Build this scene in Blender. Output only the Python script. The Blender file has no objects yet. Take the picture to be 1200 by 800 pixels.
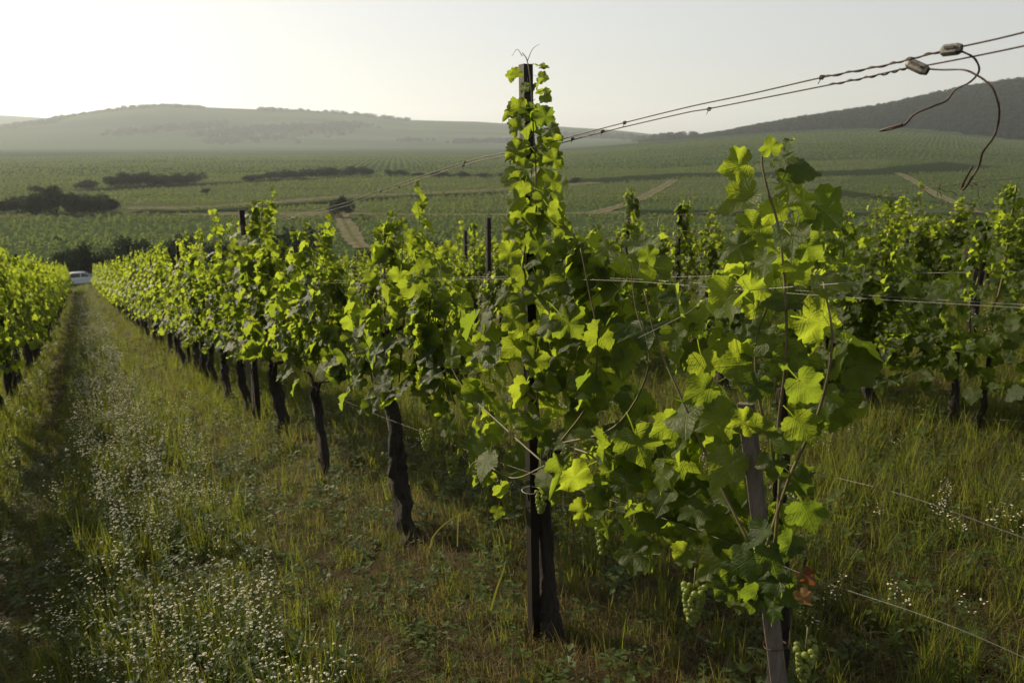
import bpy, math, random
import numpy as np
from mathutils import Matrix, Vector
R = math.radians
rng = np.random.default_rng(11)
scene = bpy.context.scene
COL = scene.collection

# ------------------------------------------------------------------ camera
F = 933.0                                    # focal length in pixels of the 1200 wide photograph
P = math.atan(235 / F)                       # downward pitch
cam_d = bpy.data.cameras.new('camera')
cam_d.sensor_width = 36; cam_d.lens = F / 1200 * 36
cam_d.clip_start = 0.05; cam_d.clip_end = 30000
cam_d.dof.use_dof = True; cam_d.dof.focus_distance = 2.5; cam_d.dof.aperture_fstop = 6.3
cam = bpy.data.objects.new('camera', cam_d); COL.objects.link(cam)
cam.rotation_euler = (math.pi / 2 - P, 0, 0)
scene.camera = cam

# ------------------------------------------------------------------ light
SUN_AZ, SUN_EL = -53.0, 26.5                 # degrees from the view direction (+Y), negative is left
world = bpy.data.worlds.new('World'); scene.world = world; world.use_nodes = True
wn = world.node_tree.nodes; wl = world.node_tree.links
for n in list(wn): wn.remove(n)
sky = wn.new('ShaderNodeTexSky'); sky.sky_type = 'NISHITA'; sky.sun_disc = False
sky.sun_elevation = R(SUN_EL); sky.sun_rotation = R(SUN_AZ)
sky.air_density = 1.0; sky.dust_density = 1.5; sky.ozone_density = 1.0; sky.altitude = 200
hsv = wn.new('ShaderNodeHueSaturation'); hsv.inputs['Saturation'].default_value = 0.45
gam = wn.new('ShaderNodeGamma'); gam.inputs['Gamma'].default_value = 0.60     # thin high veil evens the sky out
mul = wn.new('ShaderNodeMix'); mul.data_type = 'RGBA'; mul.blend_type = 'MULTIPLY'; mul.inputs[0].default_value = 1; mul.inputs[7].default_value = (2.66, 2.57, 2.46, 1)
bg = wn.new('ShaderNodeBackground'); bg.inputs[1].default_value = 0.066
wo = wn.new('ShaderNodeOutputWorld')
wl.new(sky.outputs[0], hsv.inputs['Color']); wl.new(hsv.outputs[0], gam.inputs[0]); wl.new(gam.outputs[0], mul.inputs[6]); wl.new(mul.outputs[2], bg.inputs[0]); wl.new(bg.outputs[0], wo.inputs[0])
sd = bpy.data.lights.new('sun', 'SUN'); sd.energy = 5.0; sd.angle = R(0.6); sd.color = (1.0, 0.87, 0.62)
sun = bpy.data.objects.new('sun', sd); COL.objects.link(sun)
sv = Vector((math.sin(R(SUN_AZ)) * math.cos(R(SUN_EL)), math.cos(R(SUN_AZ)) * math.cos(R(SUN_EL)), math.sin(R(SUN_EL))))
sun.rotation_euler = sv.to_track_quat('Z', 'Y').to_euler()
scene.view_settings.view_transform = 'Standard'; scene.view_settings.look = 'None'
scene.view_settings.gamma = 1; scene.view_settings.exposure = 0.65
scene.cycles.max_bounces = 8; scene.cycles.transparent_max_bounces = 8; scene.cycles.diffuse_bounces = 4
scene.cycles.transmission_bounces = 4; scene.cycles.volume_bounces = 0

# ------------------------------------------------------------------ geometry of the place
cP, sP = math.cos(P), math.sin(P)
def ray(x, y):
    u = (x - 600) / F; v = (400 - y) / F
    return np.array([u, cP + v * sP, -sP + v * cP])
D3 = ray(95, 338); D2 = D3[:2] / math.hypot(D3[0], D3[1])     # direction of the vine rows on the ground
N2 = np.array([D2[1], -D2[0]])                                # across the rows, to the right
SL, CR = 0.1599, 0.06                                         # fall along the rows, rise across them
ZP = -17.4                                                    # level of the valley floor
X0, S0 = 1.380, 2.322
Z0 = -1.877 + SL * S0 - CR * X0
def xy(s, X): return D2 * s + N2 * X
def vnoise(x, y, seed=0):
    xi = np.floor(x).astype(np.int64); yi = np.floor(y).astype(np.int64); fx = x - xi; fy = y - yi
    fx = fx * fx * (3 - 2 * fx); fy = fy * fy * (3 - 2 * fy)
    def h(a, b):
        n = (a * 374761393 + b * 668265263 + seed * 1442695041) & 0x7fffffff
        n = ((n ^ (n >> 13)) * 1274126177) & 0x7fffffff
        return ((n ^ (n >> 16)) & 0xffff) / 65535.0
    return (h(xi, yi) * (1 - fx) + h(xi + 1, yi) * fx) * (1 - fy) + (h(xi, yi + 1) * (1 - fx) + h(xi + 1, yi + 1) * fx) * fy - 0.5
def sstep(a, b, x):
    t = np.clip((x - a) / (b - a), 0, 1); return t * t * (3 - 2 * t)
def px_el(pts):                                               # ridge line given as picture points -> azimuth, elevation slope
    a = []; e = []
    for x, y in pts:
        r = ray(x, y); h = math.hypot(r[0], r[1]); a.append(math.atan2(r[0], r[1])); e.append(r[2] / h)
    return np.array(a), np.array(e)
RA, RE = px_el([(-700, 168), (-300, 160), (-120, 154), (0, 146), (60, 138), (110, 131), (150, 126), (200, 123.5), (235, 126), (300, 128.5), (350, 129),
                (420, 134), (480, 141), (560, 143), (620, 147), (690, 153), (760, 160), (860, 168), (1900, 172)])
WA, WE = px_el([(640, 180), (740, 168), (800, 162), (850, 157), (900, 151), (960, 144), (1040, 132), (1100, 119), (1160, 108), (1200, 103), (1300, 92), (1500, 80), (2200, 80)])
KA, KE = px_el([(-900, 150), (-200, 138), (0, 135), (50, 138), (130, 150), (200, 160), (500, 160), (560, 150), (640, 149), (700, 151), (745, 156), (800, 160), (900, 172)])
def terrain(x, y):
    x = np.asarray(x, float); y = np.asarray(y, float)
    s = x * D2[0] + y * D2[1]; X = x * N2[0] + y * N2[1]
    sc = np.clip(s, -300, 400)
    near = Z0 - SL * sc + 1.75e-4 * np.clip(sc, 0, 400) ** 2
    near = near + CR * np.clip(X, -12, 12) - 0.2 * np.where(X > 12, np.sqrt((X - 12) ** 2 + 9) - 3, 0)
    rr = np.hypot(x, y); az = np.arctan2(x, y)
    w = sstep(-0.05, 0.40, az) * sstep(1.9, 1.0, az) * (1 - 0.5 * sstep(0.42, 0.60, az))
    plain = ZP + 0.040 * w * np.clip(rr - 330, 0, 800)
    plain = plain + 0.9 * vnoise(x / 90, y / 90, 3) * sstep(110, 260, rr)
    k = 1.2
    m = np.maximum(near, plain) + k * np.exp(-np.abs(near - plain) / k) * 0.35
    z = m + 0.05 * vnoise(x / 0.7, y / 0.7, 5) * sstep(60, 20, rr)
    hl = np.interp(az, RA, RE) * 3300 - ZP
    t = sstep(2000, 3300, rr)
    ridge = hl * t * (1 + 0.10 * vnoise(x / 500, y / 500, 9) * (1 - t) * 4) * np.where(rr > 3300, 1 - 0.6 * sstep(3300, 5200, rr), 1)
    z = z + np.where(rr > 1900, ridge, 0) * sstep(0.30, 0.12, az)
    hk = np.interp(az, KA, KE) * 5200 - ZP
    z = np.maximum(z, np.where(rr > 3700, ZP + hk * sstep(3800, 5200, rr), -99))
    hw = np.interp(az, WA, WE) * 1500
    wood = -30 + (hw + 30) * sstep(820, 1500, rr)
    z = np.maximum(z, np.where((rr > 850) & (az > 0.0), wood, -99))
    return z
def hit(x, y, rmin=3.0):                                      # picture point -> point on the terrain
    r = ray(x, y); h = math.hypot(r[0], r[1])
    t = np.geomspace(rmin, 5600, 6000); X = r[0] / h * t; Y = r[1] / h * t; Z = r[2] / h * t
    T = terrain(X, Y); k = np.argmax(Z < T) if (Z < T).any() else len(t) - 1
    return np.array([X[k], Y[k], T[k]])
def onrow(x, y, X=X0):                                        # picture point -> point in the upright plane of a vine row
    r = ray(x, y); q = X / (r[0] * N2[0] + r[1] * N2[1]); return r * q
def sof(p): return p[0] * D2[0] + p[1] * D2[1]
def ground(s, X):
    p = xy(s, X); return np.array([p[0], p[1], float(terrain(p[0], p[1]))])

# ------------------------------------------------------------------ helpers
def tag(o, label=None, cat=None, group=None, kind=None):
    if label: o['label'] = label
    if cat: o['category'] = cat
    if group: o['group'] = group
    if kind: o['kind'] = kind
    return o
def link(name, data, parent=None, loc=None):
    o = bpy.data.objects.new(name, data); COL.objects.link(o)
    if parent is not None: o.parent = parent
    if loc is not None: o.location = loc
    return o
def empty(name, loc, rz=0.0):
    o = bpy.data.objects.new(name, None); COL.objects.link(o); o.location = loc; o.rotation_euler = (0, 0, rz)
    o.empty_display_size = 0.1; return o
def mesh_np(name, V, Fs, mat=None, smooth=True, tint=None, uv=None):
    """Fs: list of int arrays (n,3) or (n,4)"""
    V = np.asarray(V, np.float32); me = bpy.data.meshes.new(name)
    Fs = [np.asarray(f, np.int32) for f in Fs if len(f)]
    me.vertices.add(len(V)); me.vertices.foreach_set('co', V.ravel())
    loops = np.concatenate([f.ravel() for f in Fs]); tot = np.concatenate([np.full(len(f), f.shape[1], np.int32) for f in Fs])
    start = np.concatenate([[0], np.cumsum(tot)[:-1]]).astype(np.int32)
    me.loops.add(len(loops)); me.loops.foreach_set('vertex_index', loops)
    me.polygons.add(len(tot)); me.polygons.foreach_set('loop_start', start); me.polygons.foreach_set('loop_total', tot)
    me.polygons.foreach_set('use_smooth', np.full(len(tot), smooth, bool))
    if tint is not None:
        a = me.attributes.new('tint', 'FLOAT', 'POINT'); a.data.foreach_set('value', np.asarray(tint, np.float32))
    if uv is not None:
        u = me.uv_layers.new(name='UVMap'); u.data.foreach_set('uv', np.asarray(uv, np.float32)[loops].ravel())
    me.update(calc_edges=True)
    if mat: me.materials.append(mat)
    return me
class MB:
    def __init__(s): s.V = []; s.Q = []; s.T = []; s.n = 0
    def add(s, V, Q=None, T=None):
        s.V.append(np.asarray(V, float))
        if Q is not None and len(Q): s.Q.append(np.asarray(Q) + s.n)
        if T is not None and len(T): s.T.append(np.asarray(T) + s.n)
        s.n += len(V)
    def box(s, c, size, rot=None):
        c = np.asarray(c, float); h = np.asarray(size, float) / 2
        v = np.array([[a, b, d] for a in (-1, 1) for b in (-1, 1) for d in (-1, 1)]) * h
        if rot is not None: v = v @ np.array(rot).T
        s.add(v + c, [[0, 1, 3, 2], [4, 6, 7, 5], [0, 4, 5, 1], [2, 3, 7, 6], [0, 2, 6, 4], [1, 5, 7, 3]])
    def tube(s, pts, rad, n=6, rough=0.0, seed=0, cap=True):
        pts = np.asarray(pts, float); m = len(pts); rad = np.broadcast_to(np.asarray(rad, float), (m,))
        t = np.gradient(pts, axis=0); t /= np.linalg.norm(t, axis=1)[:, None] + 1e-9
        ref = np.array([0, 0, 1.0]) if abs(t[0][2]) < 0.9 else np.array([1.0, 0, 0])
        u = np.cross(t, ref); u /= np.linalg.norm(u, axis=1)[:, None] + 1e-9; w = np.cross(t, u)
        a = np.arange(n) / n * 2 * math.pi; rr = np.ones((m, n))
        if rough:
            q = np.random.default_rng(seed); rr = 1 + rough * (q.random((m, n)) - 0.5) * 1.2 + rough * 0.8 * np.sin(a[None, :] * 3 + seed + np.arange(m)[:, None] * 0.3)
        V = pts[:, None] + rad[:, None, None] * rr[:, :, None] * (u[:, None] * np.cos(a)[None, :, None] + w[:, None] * np.sin(a)[None, :, None])
        V = V.reshape(-1, 3); i = np.arange(m - 1)[:, None] * n; j = np.arange(n)[None, :]; j2 = (j + 1) % n
        Q = np.stack([i + j, i + j2, i + n + j2, i + n + j], -1).reshape(-1, 4); T = []
        if cap:
            V = np.vstack([V, pts[0], pts[-1]]); c0 = m * n
            T = [[c0, k2, k] for k, k2 in ((k, (k + 1) % n) for k in range(n))] + [[c0 + 1, (m - 1) * n + k, (m - 1) * n + (k + 1) % n] for k in range(n)]
        s.add(V, Q, T)
    def mesh(s, name, mat, smooth=True, tint=None, off=None):
        V = np.vstack(s.V)
        if off is not None: V = V - np.asarray(off)
        return mesh_np(name, V, [np.vstack(s.Q) if s.Q else [], np.vstack(s.T) if s.T else []], mat, smooth, None if tint is None else np.full(len(V), tint))
def curve(pts, n):                                            # Catmull-Rom resampling
    p = np.asarray(pts, float); p = np.vstack([2 * p[0] - p[1], p, 2 * p[-1] - p[-2]]); out = []
    for i in range(1, len(p) - 2):
        for t in np.linspace(0, 1, n, endpoint=False):
            out.append(0.5 * (2 * p[i] + (p[i + 1] - p[i - 1]) * t + (2 * p[i - 1] - 5 * p[i] + 4 * p[i + 1] - p[i + 2]) * t * t + (3 * p[i] - p[i - 1] - 3 * p[i + 1] + p[i + 2]) * t ** 3))
    out.append(p[-2]); return np.array(out)

# ------------------------------------------------------------------ materials
def mat(name):
    m = bpy.data.materials.new(name); m.use_nodes = True; nt = m.node_tree
    return m, nt.nodes, nt.links, nt.nodes['Principled BSDF']
def noise(N, L, scale, detail=4, rough=0.6, vec=None):
    n = N.new('ShaderNodeTexNoise'); n.inputs['Scale'].default_value = scale; n.inputs['Detail'].default_value = detail; n.inputs['Roughness'].default_value = rough
    if vec is not None: L.new(vec, n.inputs['Vector'])
    return n.outputs['Fac']
def ramp(N, L, fac, stops):
    r = N.new('ShaderNodeValToRGB'); e = r.color_ramp.elements
    while len(e) < len(stops): e.new(0.5)
    for k, (p, c) in enumerate(stops): e[k].position = p; e[k].color = (*c, 1) if len(c) == 3 else c
    L.new(fac, r.inputs[0]); return r.outputs[0]
def math_(N, L, op, a, b=None, c=None, clamp=False):
    m = N.new('ShaderNodeMath'); m.operation = op; m.use_clamp = clamp
    for i, v in enumerate((a, b, c)):
        if v is None: continue
        if isinstance(v, (int, float)): m.inputs[i].default_value = v
        else: L.new(v, m.inputs[i])
    return m.outputs[0]
def mixc(N, L, f, a, b, blend='MIX'):
    m = N.new('ShaderNodeMix'); m.data_type = 'RGBA'; m.blend_type = blend
    for i, v in ((0, f), (6, a), (7, b)):
        if isinstance(v, (int, float)): m.inputs[i].default_value = v
        elif isinstance(v, tuple): m.inputs[i].default_value = (*v, 1)
        else: L.new(v, m.inputs[i])
    return m.outputs[2]
def bump(N, L, h, b, strength=0.5, dist=0.01):
    n = N.new('ShaderNodeBump'); n.inputs['Strength'].default_value = strength; n.inputs['Distance'].default_value = dist
    L.new(h, n.inputs['Height']); L.new(n.outputs[0], b.inputs['Normal']); return n.outputs[0]
def objvec(N): return N.new('ShaderNodeTexCoord').outputs['Object']

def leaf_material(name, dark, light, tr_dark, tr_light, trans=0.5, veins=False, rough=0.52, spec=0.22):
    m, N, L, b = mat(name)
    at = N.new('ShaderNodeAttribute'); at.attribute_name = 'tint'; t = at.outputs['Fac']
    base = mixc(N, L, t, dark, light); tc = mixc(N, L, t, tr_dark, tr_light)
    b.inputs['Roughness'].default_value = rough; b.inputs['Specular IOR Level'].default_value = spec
    if veins:
        uv = N.new('ShaderNodeTexCoord').outputs['UV']; sp = N.new('ShaderNodeSeparateXYZ'); L.new(uv, sp.inputs[0])
        ux = math_(N, L, 'SUBTRACT', sp.outputs[0], 0.5); ax = math_(N, L, 'ABSOLUTE', ux); uy = math_(N, L, 'SUBTRACT', sp.outputs[1], 0.35)
        dm = None
        for ang in (0, 48, 100):
            ca, sa = math.cos(R(ang)), math.sin(R(ang))
            d = math_(N, L, 'ABSOLUTE', math_(N, L, 'SUBTRACT', math_(N, L, 'MULTIPLY', ax, ca), math_(N, L, 'MULTIPLY', uy, sa)))
            al = math_(N, L, 'ADD', math_(N, L, 'MULTIPLY', ax, sa), math_(N, L, 'MULTIPLY', uy, ca))
            d = math_(N, L, 'ADD', d, math_(N, L, 'MULTIPLY', math_(N, L, 'LESS_THAN', al, 0.0), 9.0))
            # side veins branching from each main one
            f = math_(N, L, 'FRACT', math_(N, L, 'MULTIPLY', math_(N, L, 'SUBTRACT', al, math_(N, L, 'MULTIPLY', d, 0.9)), 11.0))
            sd_ = math_(N, L, 'ADD', math_(N, L, 'ABSOLUTE', math_(N, L, 'SUBTRACT', f, 0.5)), 0.0)
            side = math_(N, L, 'ADD', math_(N, L, 'MULTIPLY', sd_, 0.07), math_(N, L, 'MULTIPLY', math_(N, L, 'GREATER_THAN', d, 0.16), 1.0))
            side = math_(N, L, 'ADD', side, 0.004)
            dd = math_(N, L, 'MINIMUM', d, side); dm = dd if dm is None else math_(N, L, 'MINIMUM', dm, dd)
        vein = math_(N, L, 'SUBTRACT', 1.0, math_(N, L, 'DIVIDE', dm, 0.016), clamp=True)
        base = mixc(N, L, math_(N, L, 'MULTIPLY', vein, 0.35), base, (0.12, 0.16, 0.05))
        tc = mixc(N, L, math_(N, L, 'MULTIPLY', vein, 0.22), tc, (0.20, 0.27, 0.04))
        nz = noise(N, L, 9, 3, vec=uv)
        base = mixc(N, L, math_(N, L, 'MULTIPLY', nz, 0.5), base, mixc(N, L, 0.6, base, (0.02, 0.04, 0.01)))
        gp = N.new('ShaderNodeNewGeometry').outputs['Position']; sp_ = noise(N, L, 70, 4, 0.7, gp); sp2 = noise(N, L, 5, 2, 0.5, gp)
        spot = math_(N, L, 'MULTIPLY', math_(N, L, 'SUBTRACT', math_(N, L, 'ADD', sp_, math_(N, L, 'MULTIPLY', sp2, 0.35)), 0.86), 14.0, clamp=True)
        base = mixc(N, L, spot, base, (0.09, 0.055, 0.025)); tc = mixc(N, L, spot, tc, (0.16, 0.09, 0.02))
        tc = mixc(N, L, math_(N, L, 'MULTIPLY', nz, 0.45), tc, mixc(N, L, 0.6, tc, (0.12, 0.20, 0.01)))
        nz2 = noise(N, L, 30, 2, vec=uv)
        h = math_(N, L, 'ADD', math_(N, L, 'MULTIPLY', vein, -0.5), math_(N, L, 'ADD', math_(N, L, 'MULTIPLY', nz, 1.0), math_(N, L, 'MULTIPLY', nz2, 0.4)))
        bn = bump(N, L, h, b, 0.35, 0.006)
    L.new(base, b.inputs['Base Color'])
    tr = N.new('ShaderNodeBsdfTranslucent'); L.new(tc, tr.inputs[0])
    if veins: L.new(bn, tr.inputs['Normal'])
    mx = N.new('ShaderNodeMixShader'); mx.inputs[0].default_value = trans
    L.new(b.outputs[0], mx.inputs[1]); L.new(tr.outputs[0], mx.inputs[2]); L.new(mx.outputs[0], N['Material Output'].inputs[0])
    return m
M = {}
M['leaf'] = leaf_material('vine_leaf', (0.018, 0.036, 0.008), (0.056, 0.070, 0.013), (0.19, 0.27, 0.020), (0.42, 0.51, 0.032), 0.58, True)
M['leaf_far'] = leaf_material('vine_leaf_far', (0.018, 0.036, 0.008), (0.056, 0.070, 0.013), (0.19, 0.27, 0.020), (0.42, 0.51, 0.032), 0.58)
M['leaf_red'] = leaf_material('turned_leaf', (0.12, 0.03, 0.02), (0.20, 0.09, 0.03), (0.30, 0.05, 0.02), (0.45, 0.22, 0.05), 0.4, True)
M['grass'] = leaf_material('grass_blade', (0.024, 0.038, 0.009), (0.105, 0.078, 0.038), (0.19, 0.24, 0.018), (0.26, 0.195, 0.07), 0.5, rough=0.55)
M['weed'] = leaf_material('weed_leaf', (0.034, 0.056, 0.014), (0.07, 0.10, 0.025), (0.18, 0.25, 0.025), (0.30, 0.37, 0.05), 0.48, rough=0.55)
M['tree_leaf'] = leaf_material('tree_leaf', (0.007, 0.013, 0.006), (0.020, 0.032, 0.011), (0.012, 0.022, 0.006), (0.03, 0.05, 0.01), 0.2, rough=0.8, spec=0.02)
M['field_leaf'] = leaf_material('field_leaf', (0.036, 0.058, 0.020), (0.105, 0.130, 0.042), (0.10, 0.15, 0.035), (0.30, 0.35, 0.085), 0.5, spec=0.05, rough=0.6)
M['grape'] = leaf_material('grape_skin', (0.20, 0.25, 0.06), (0.30, 0.34, 0.10), (0.3, 0.38, 0.06), (0.5, 0.54, 0.12), 0.45, rough=0.35)
M['petal'] = leaf_material('petal', (0.72, 0.71, 0.64), (0.50, 0.36, 0.03), (0.5, 0.5, 0.42), (0.4, 0.3, 0.05), 0.3, rough=0.7)
m, N, L, b = mat('bark'); v = objvec(N); mp = N.new('ShaderNodeMapping'); mp.inputs['Scale'].default_value = (1, 1, 0.12); L.new(v, mp.inputs[0])
f = noise(N, L, 60, 6, 0.7, mp.outputs[0]); L.new(ramp(N, L, f, [(0.3, (0.010, 0.007, 0.005)), (0.7, (0.055, 0.041, 0.030))]), b.inputs['Base Color']); b.inputs['Roughness'].default_value = 0.95
bump(N, L, f, b, 1.0, 0.035); M['bark'] = m
m, N, L, b = mat('cane'); f = noise(N, L, 25, 3, vec=objvec(N)); L.new(ramp(N, L, f, [(0.3, (0.07, 0.045, 0.018)), (0.7, (0.13, 0.12, 0.04))]), b.inputs['Base Color']); b.inputs['Roughness'].default_value = 0.6; M['cane'] = m
m, N, L, b = mat('weathered_wood'); v = objvec(N); mp = N.new('ShaderNodeMapping'); mp.inputs['Scale'].default_value = (1, 1, 0.05); L.new(v, mp.inputs[0])
f = noise(N, L, 90, 8, 0.75, mp.outputs[0]); f2 = noise(N, L, 6, 3, vec=v)
c = ramp(N, L, f, [(0.32, (0.04, 0.031, 0.026)), (0.5, (0.12, 0.095, 0.076)), (0.72, (0.21, 0.175, 0.145))]); c = mixc(N, L, math_(N, L, 'MULTIPLY', f2, 0.6), c, (0.10, 0.085, 0.075))
L.new(c, b.inputs['Base Color']); b.inputs['Roughness'].default_value = 0.9; bump(N, L, f, b, 0.8, 0.004); M['wood'] = m
m, N, L, b = mat('dark_post_metal'); f = noise(N, L, 14, 6, 0.7, objvec(N)); L.new(ramp(N, L, f, [(0.35, (0.008, 0.006, 0.005)), (0.62, (0.022, 0.015, 0.011)), (0.8, (0.06, 0.032, 0.019))]), b.inputs['Base Color'])
b.inputs['Metallic'].default_value = 0.3; b.inputs['Roughness'].default_value = 0.6; bump(N, L, f, b, 0.4, 0.003); M['post'] = m
m, N, L, b = mat('rusty_wire'); f = noise(N, L, 60, 4, 0.7, objvec(N)); L.new(ramp(N, L, f, [(0.3, (0.018, 0.010, 0.007)), (0.7, (0.065, 0.036, 0.022))]), b.inputs['Base Color']); b.inputs['Metallic'].default_value = 0.4; b.inputs['Roughness'].default_value = 0.6; M['rust'] = m
m, N, L, b = mat('grey_wire'); b.inputs['Base Color'].default_value = (0.13, 0.125, 0.11, 1); b.inputs['Metallic'].default_value = 0.6; b.inputs['Roughness'].default_value = 0.5; M['wire'] = m
m, N, L, b = mat('cast_zinc'); f = noise(N, L, 80, 5, 0.7, objvec(N)); L.new(ramp(N, L, f, [(0.3, (0.03, 0.028, 0.025)), (0.7, (0.16, 0.15, 0.14))]), b.inputs['Base Color']); b.inputs['Metallic'].default_value = 0.5; b.inputs['Roughness'].default_value = 0.55; bump(N, L, f, b, 0.5, 0.001); M['zinc'] = m
def plain(name, col, rough=0.5, metal=0.0):
    m, N, L, b = mat(name); f = noise(N, L, 8, 3, vec=objvec(N)); c = tuple(x * 0.85 for x in col)
    L.new(mixc(N, L, f, c, col), b.inputs['Base Color']); b.inputs['Roughness'].default_value = rough; b.inputs['Metallic'].default_value = metal; M[name] = m; return m
plain('car_paint', (0.62, 0.64, 0.67), 0.25); plain('car_glass', (0.03, 0.035, 0.04), 0.08); plain('tyre', (0.02, 0.02, 0.02), 0.8)
plain('rim', (0.45, 0.45, 0.46), 0.35, 0.8); plain('lamp_glass', (0.6, 0.6, 0.6), 0.15); plain('tail_lamp', (0.35, 0.02, 0.02), 0.2); plain('rock', (0.4, 0.38, 0.35), 0.9)
plain('string', (0.5, 0.5, 0.46), 0.8)

# ground: soil and thatch near, green fields far
m, N, L, b = mat('ground_earth'); pos = N.new('ShaderNodeNewGeometry').outputs['Position']
fn = noise(N, L, 2.2, 8, 0.7, pos); ff = noise(N, L, 30, 5, 0.7, pos)
near = ramp(N, L, fn, [(0.3, (0.020, 0.020, 0.010)), (0.5, (0.042, 0.034, 0.017)), (0.68, (0.085, 0.060, 0.032))])
near = mixc(N, L, math_(N, L, 'MULTIPLY', ff, 0.6), near, (0.025, 0.030, 0.012))
vo = N.new('ShaderNodeTexVoronoi'); vo.feature = 'F1'; vo.inputs['Scale'].default_value = 0.0042; vo.inputs['Randomness'].default_value = 0.8
mpv = N.new('ShaderNodeMapping'); mpv.inputs['Scale'].default_value = (0.55, 1.5, 1); mpv.inputs['Rotation'].default_value = (0, 0, R(12)); L.new(pos, mpv.inputs[0]); L.new(mpv.outputs[0], vo.inputs['Vector'])
hs = N.new('ShaderNodeSeparateColor'); L.new(vo.outputs['Color'], hs.inputs[0])
far = ramp(N, L, hs.outputs[0], [(0.0, (0.018, 0.034, 0.012)), (0.35, (0.050, 0.070, 0.028)), (0.6, (0.028, 0.048, 0.018)), (0.85, (0.085, 0.095, 0.045)), (1.0, (0.032, 0.048, 0.019))])
# planted lines across the distant fields
for sc_, dark in ((0.06, 0.35), (0.011, 0.35)):
    mpw = N.new('ShaderNodeMapping'); mpw.inputs['Scale'].default_value = (0.16, 1, 1); mpw.inputs['Rotation'].default_value = (0, 0, R(-6)); L.new(pos, mpw.inputs[0])
    fw = noise(N, L, sc_ * 2, 5, 0.75, mpw.outputs[0])
    far = mixc(N, L, math_(N, L, 'MULTIPLY', math_(N, L, 'MULTIPLY', math_(N, L, 'SUBTRACT', fw, 0.40), 4.0, clamp=True), dark), far, (0.028, 0.046, 0.022))
fs = noise(N, L, 0.35, 4, 0.8, pos)
far = mixc(N, L, math_(N, L, 'MULTIPLY', math_(N, L, 'SUBTRACT', fs, 0.45), 3.0, clamp=True), far, mixc(N, L, 0.6, far, (0.02, 0.035, 0.012)))
sx = N.new('ShaderNodeSeparateXYZ'); L.new(pos, sx.inputs[0])
hill = math_(N, L, 'MULTIPLY', math_(N, L, 'SUBTRACT', sx.outputs[2], 8.0), 0.04, clamp=True)   # scrub and woods patches on the slopes
wp = noise(N, L, 0.0016, 5, 0.6, mpw.outputs[0]); wpf = math_(N, L, 'MULTIPLY', math_(N, L, 'MULTIPLY', math_(N, L, 'SUBTRACT', wp, 0.49), 22, clamp=True), hill)
far = mixc(N, L, math_(N, L, 'MULTIPLY', wpf, 0.85), far, (0.020, 0.034, 0.018))
ln = N.new('ShaderNodeVectorMath'); ln.operation = 'LENGTH'; L.new(pos, ln.inputs[0])
d = math_(N, L, 'MULTIPLY', math_(N, L, 'SUBTRACT', ln.outputs['Value'], 60.0), 0.02, clamp=True)
L.new(mixc(N, L, d, near, far), b.inputs['Base Color']); b.inputs['Roughness'].default_value = 1.0; b.inputs['Specular IOR Level'].default_value = 0.0
bump(N, L, math_(N, L, 'ADD', fn, math_(N, L, 'MULTIPLY', ff, 0.4)), b, 0.8, 0.05); M['ground'] = m
m, N, L, b = mat('dirt'); pos = N.new('ShaderNodeNewGeometry').outputs['Position']; f = noise(N, L, 0.7, 8, 0.75, pos)
L.new(ramp(N, L, f, [(0.36, (0.050, 0.060, 0.024)), (0.50, (0.11, 0.10, 0.058)), (0.70, (0.23, 0.195, 0.135))]), b.inputs['Base Color']); b.inputs['Roughness'].default_value = 1; b.inputs['Specular IOR Level'].default_value = 0; M['dirt'] = m
m, N, L, b = mat('shade_tinted_grass'); pos = N.new('ShaderNodeNewGeometry').outputs['Position']; f = noise(N, L, 0.5, 8, 0.75, pos)
L.new(ramp(N, L, f, [(0.35, (0.010, 0.017, 0.007)), (0.7, (0.026, 0.036, 0.013))]), b.inputs['Base Color']); b.inputs['Roughness'].default_value = 1; b.inputs['Specular IOR Level'].default_value = 0; M['shade_grass'] = m  # grass darkened in its colour to stand for the tracks' shaded side
m, N, L, b = mat('track_middle'); pos = N.new('ShaderNodeNewGeometry').outputs['Position']; f = noise(N, L, 0.9, 8, 0.75, pos)
L.new(ramp(N, L, f, [(0.38, (0.035, 0.048, 0.018)), (0.62, (0.12, 0.11, 0.06))]), b.inputs['Base Color']); b.inputs['Roughness'].default_value = 1; b.inputs['Specular IOR Level'].default_value = 0; M['verge'] = m

# ------------------------------------------------------------------ terrain sheet
az = np.unique(np.concatenate([np.arange(-180, -45, 3.0), np.arange(-45, 45, 0.16), np.arange(45, 180, 3.0)]))
rad = np.concatenate([[0.0], np.geomspace(0.6, 60, 95), np.geomspace(62, 6500, 150)])
A, RR = np.meshgrid(np.radians(az), rad, indexing='ij'); GX = RR * np.sin(A); GY = RR * np.cos(A)
GZ = terrain(GX, GY); na, nr = A.shape
i = np.arange(na)[:, None]; j = np.arange(nr - 1)[None, :]; i2 = (i + 1) % na
Q = np.stack([i * nr + j, i2 * nr + j, i2 * nr + j + 1, i * nr + j + 1], -1).reshape(-1, 4)[:, ::-1]
V = np.stack([GX, GY, GZ], -1).reshape(-1, 3)
tag(link('ground', mesh_np('ground', V, [Q], M['ground'])), 'grassy vineyard slope falling to the green valley floor and its hills', kind='structure')

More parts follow.
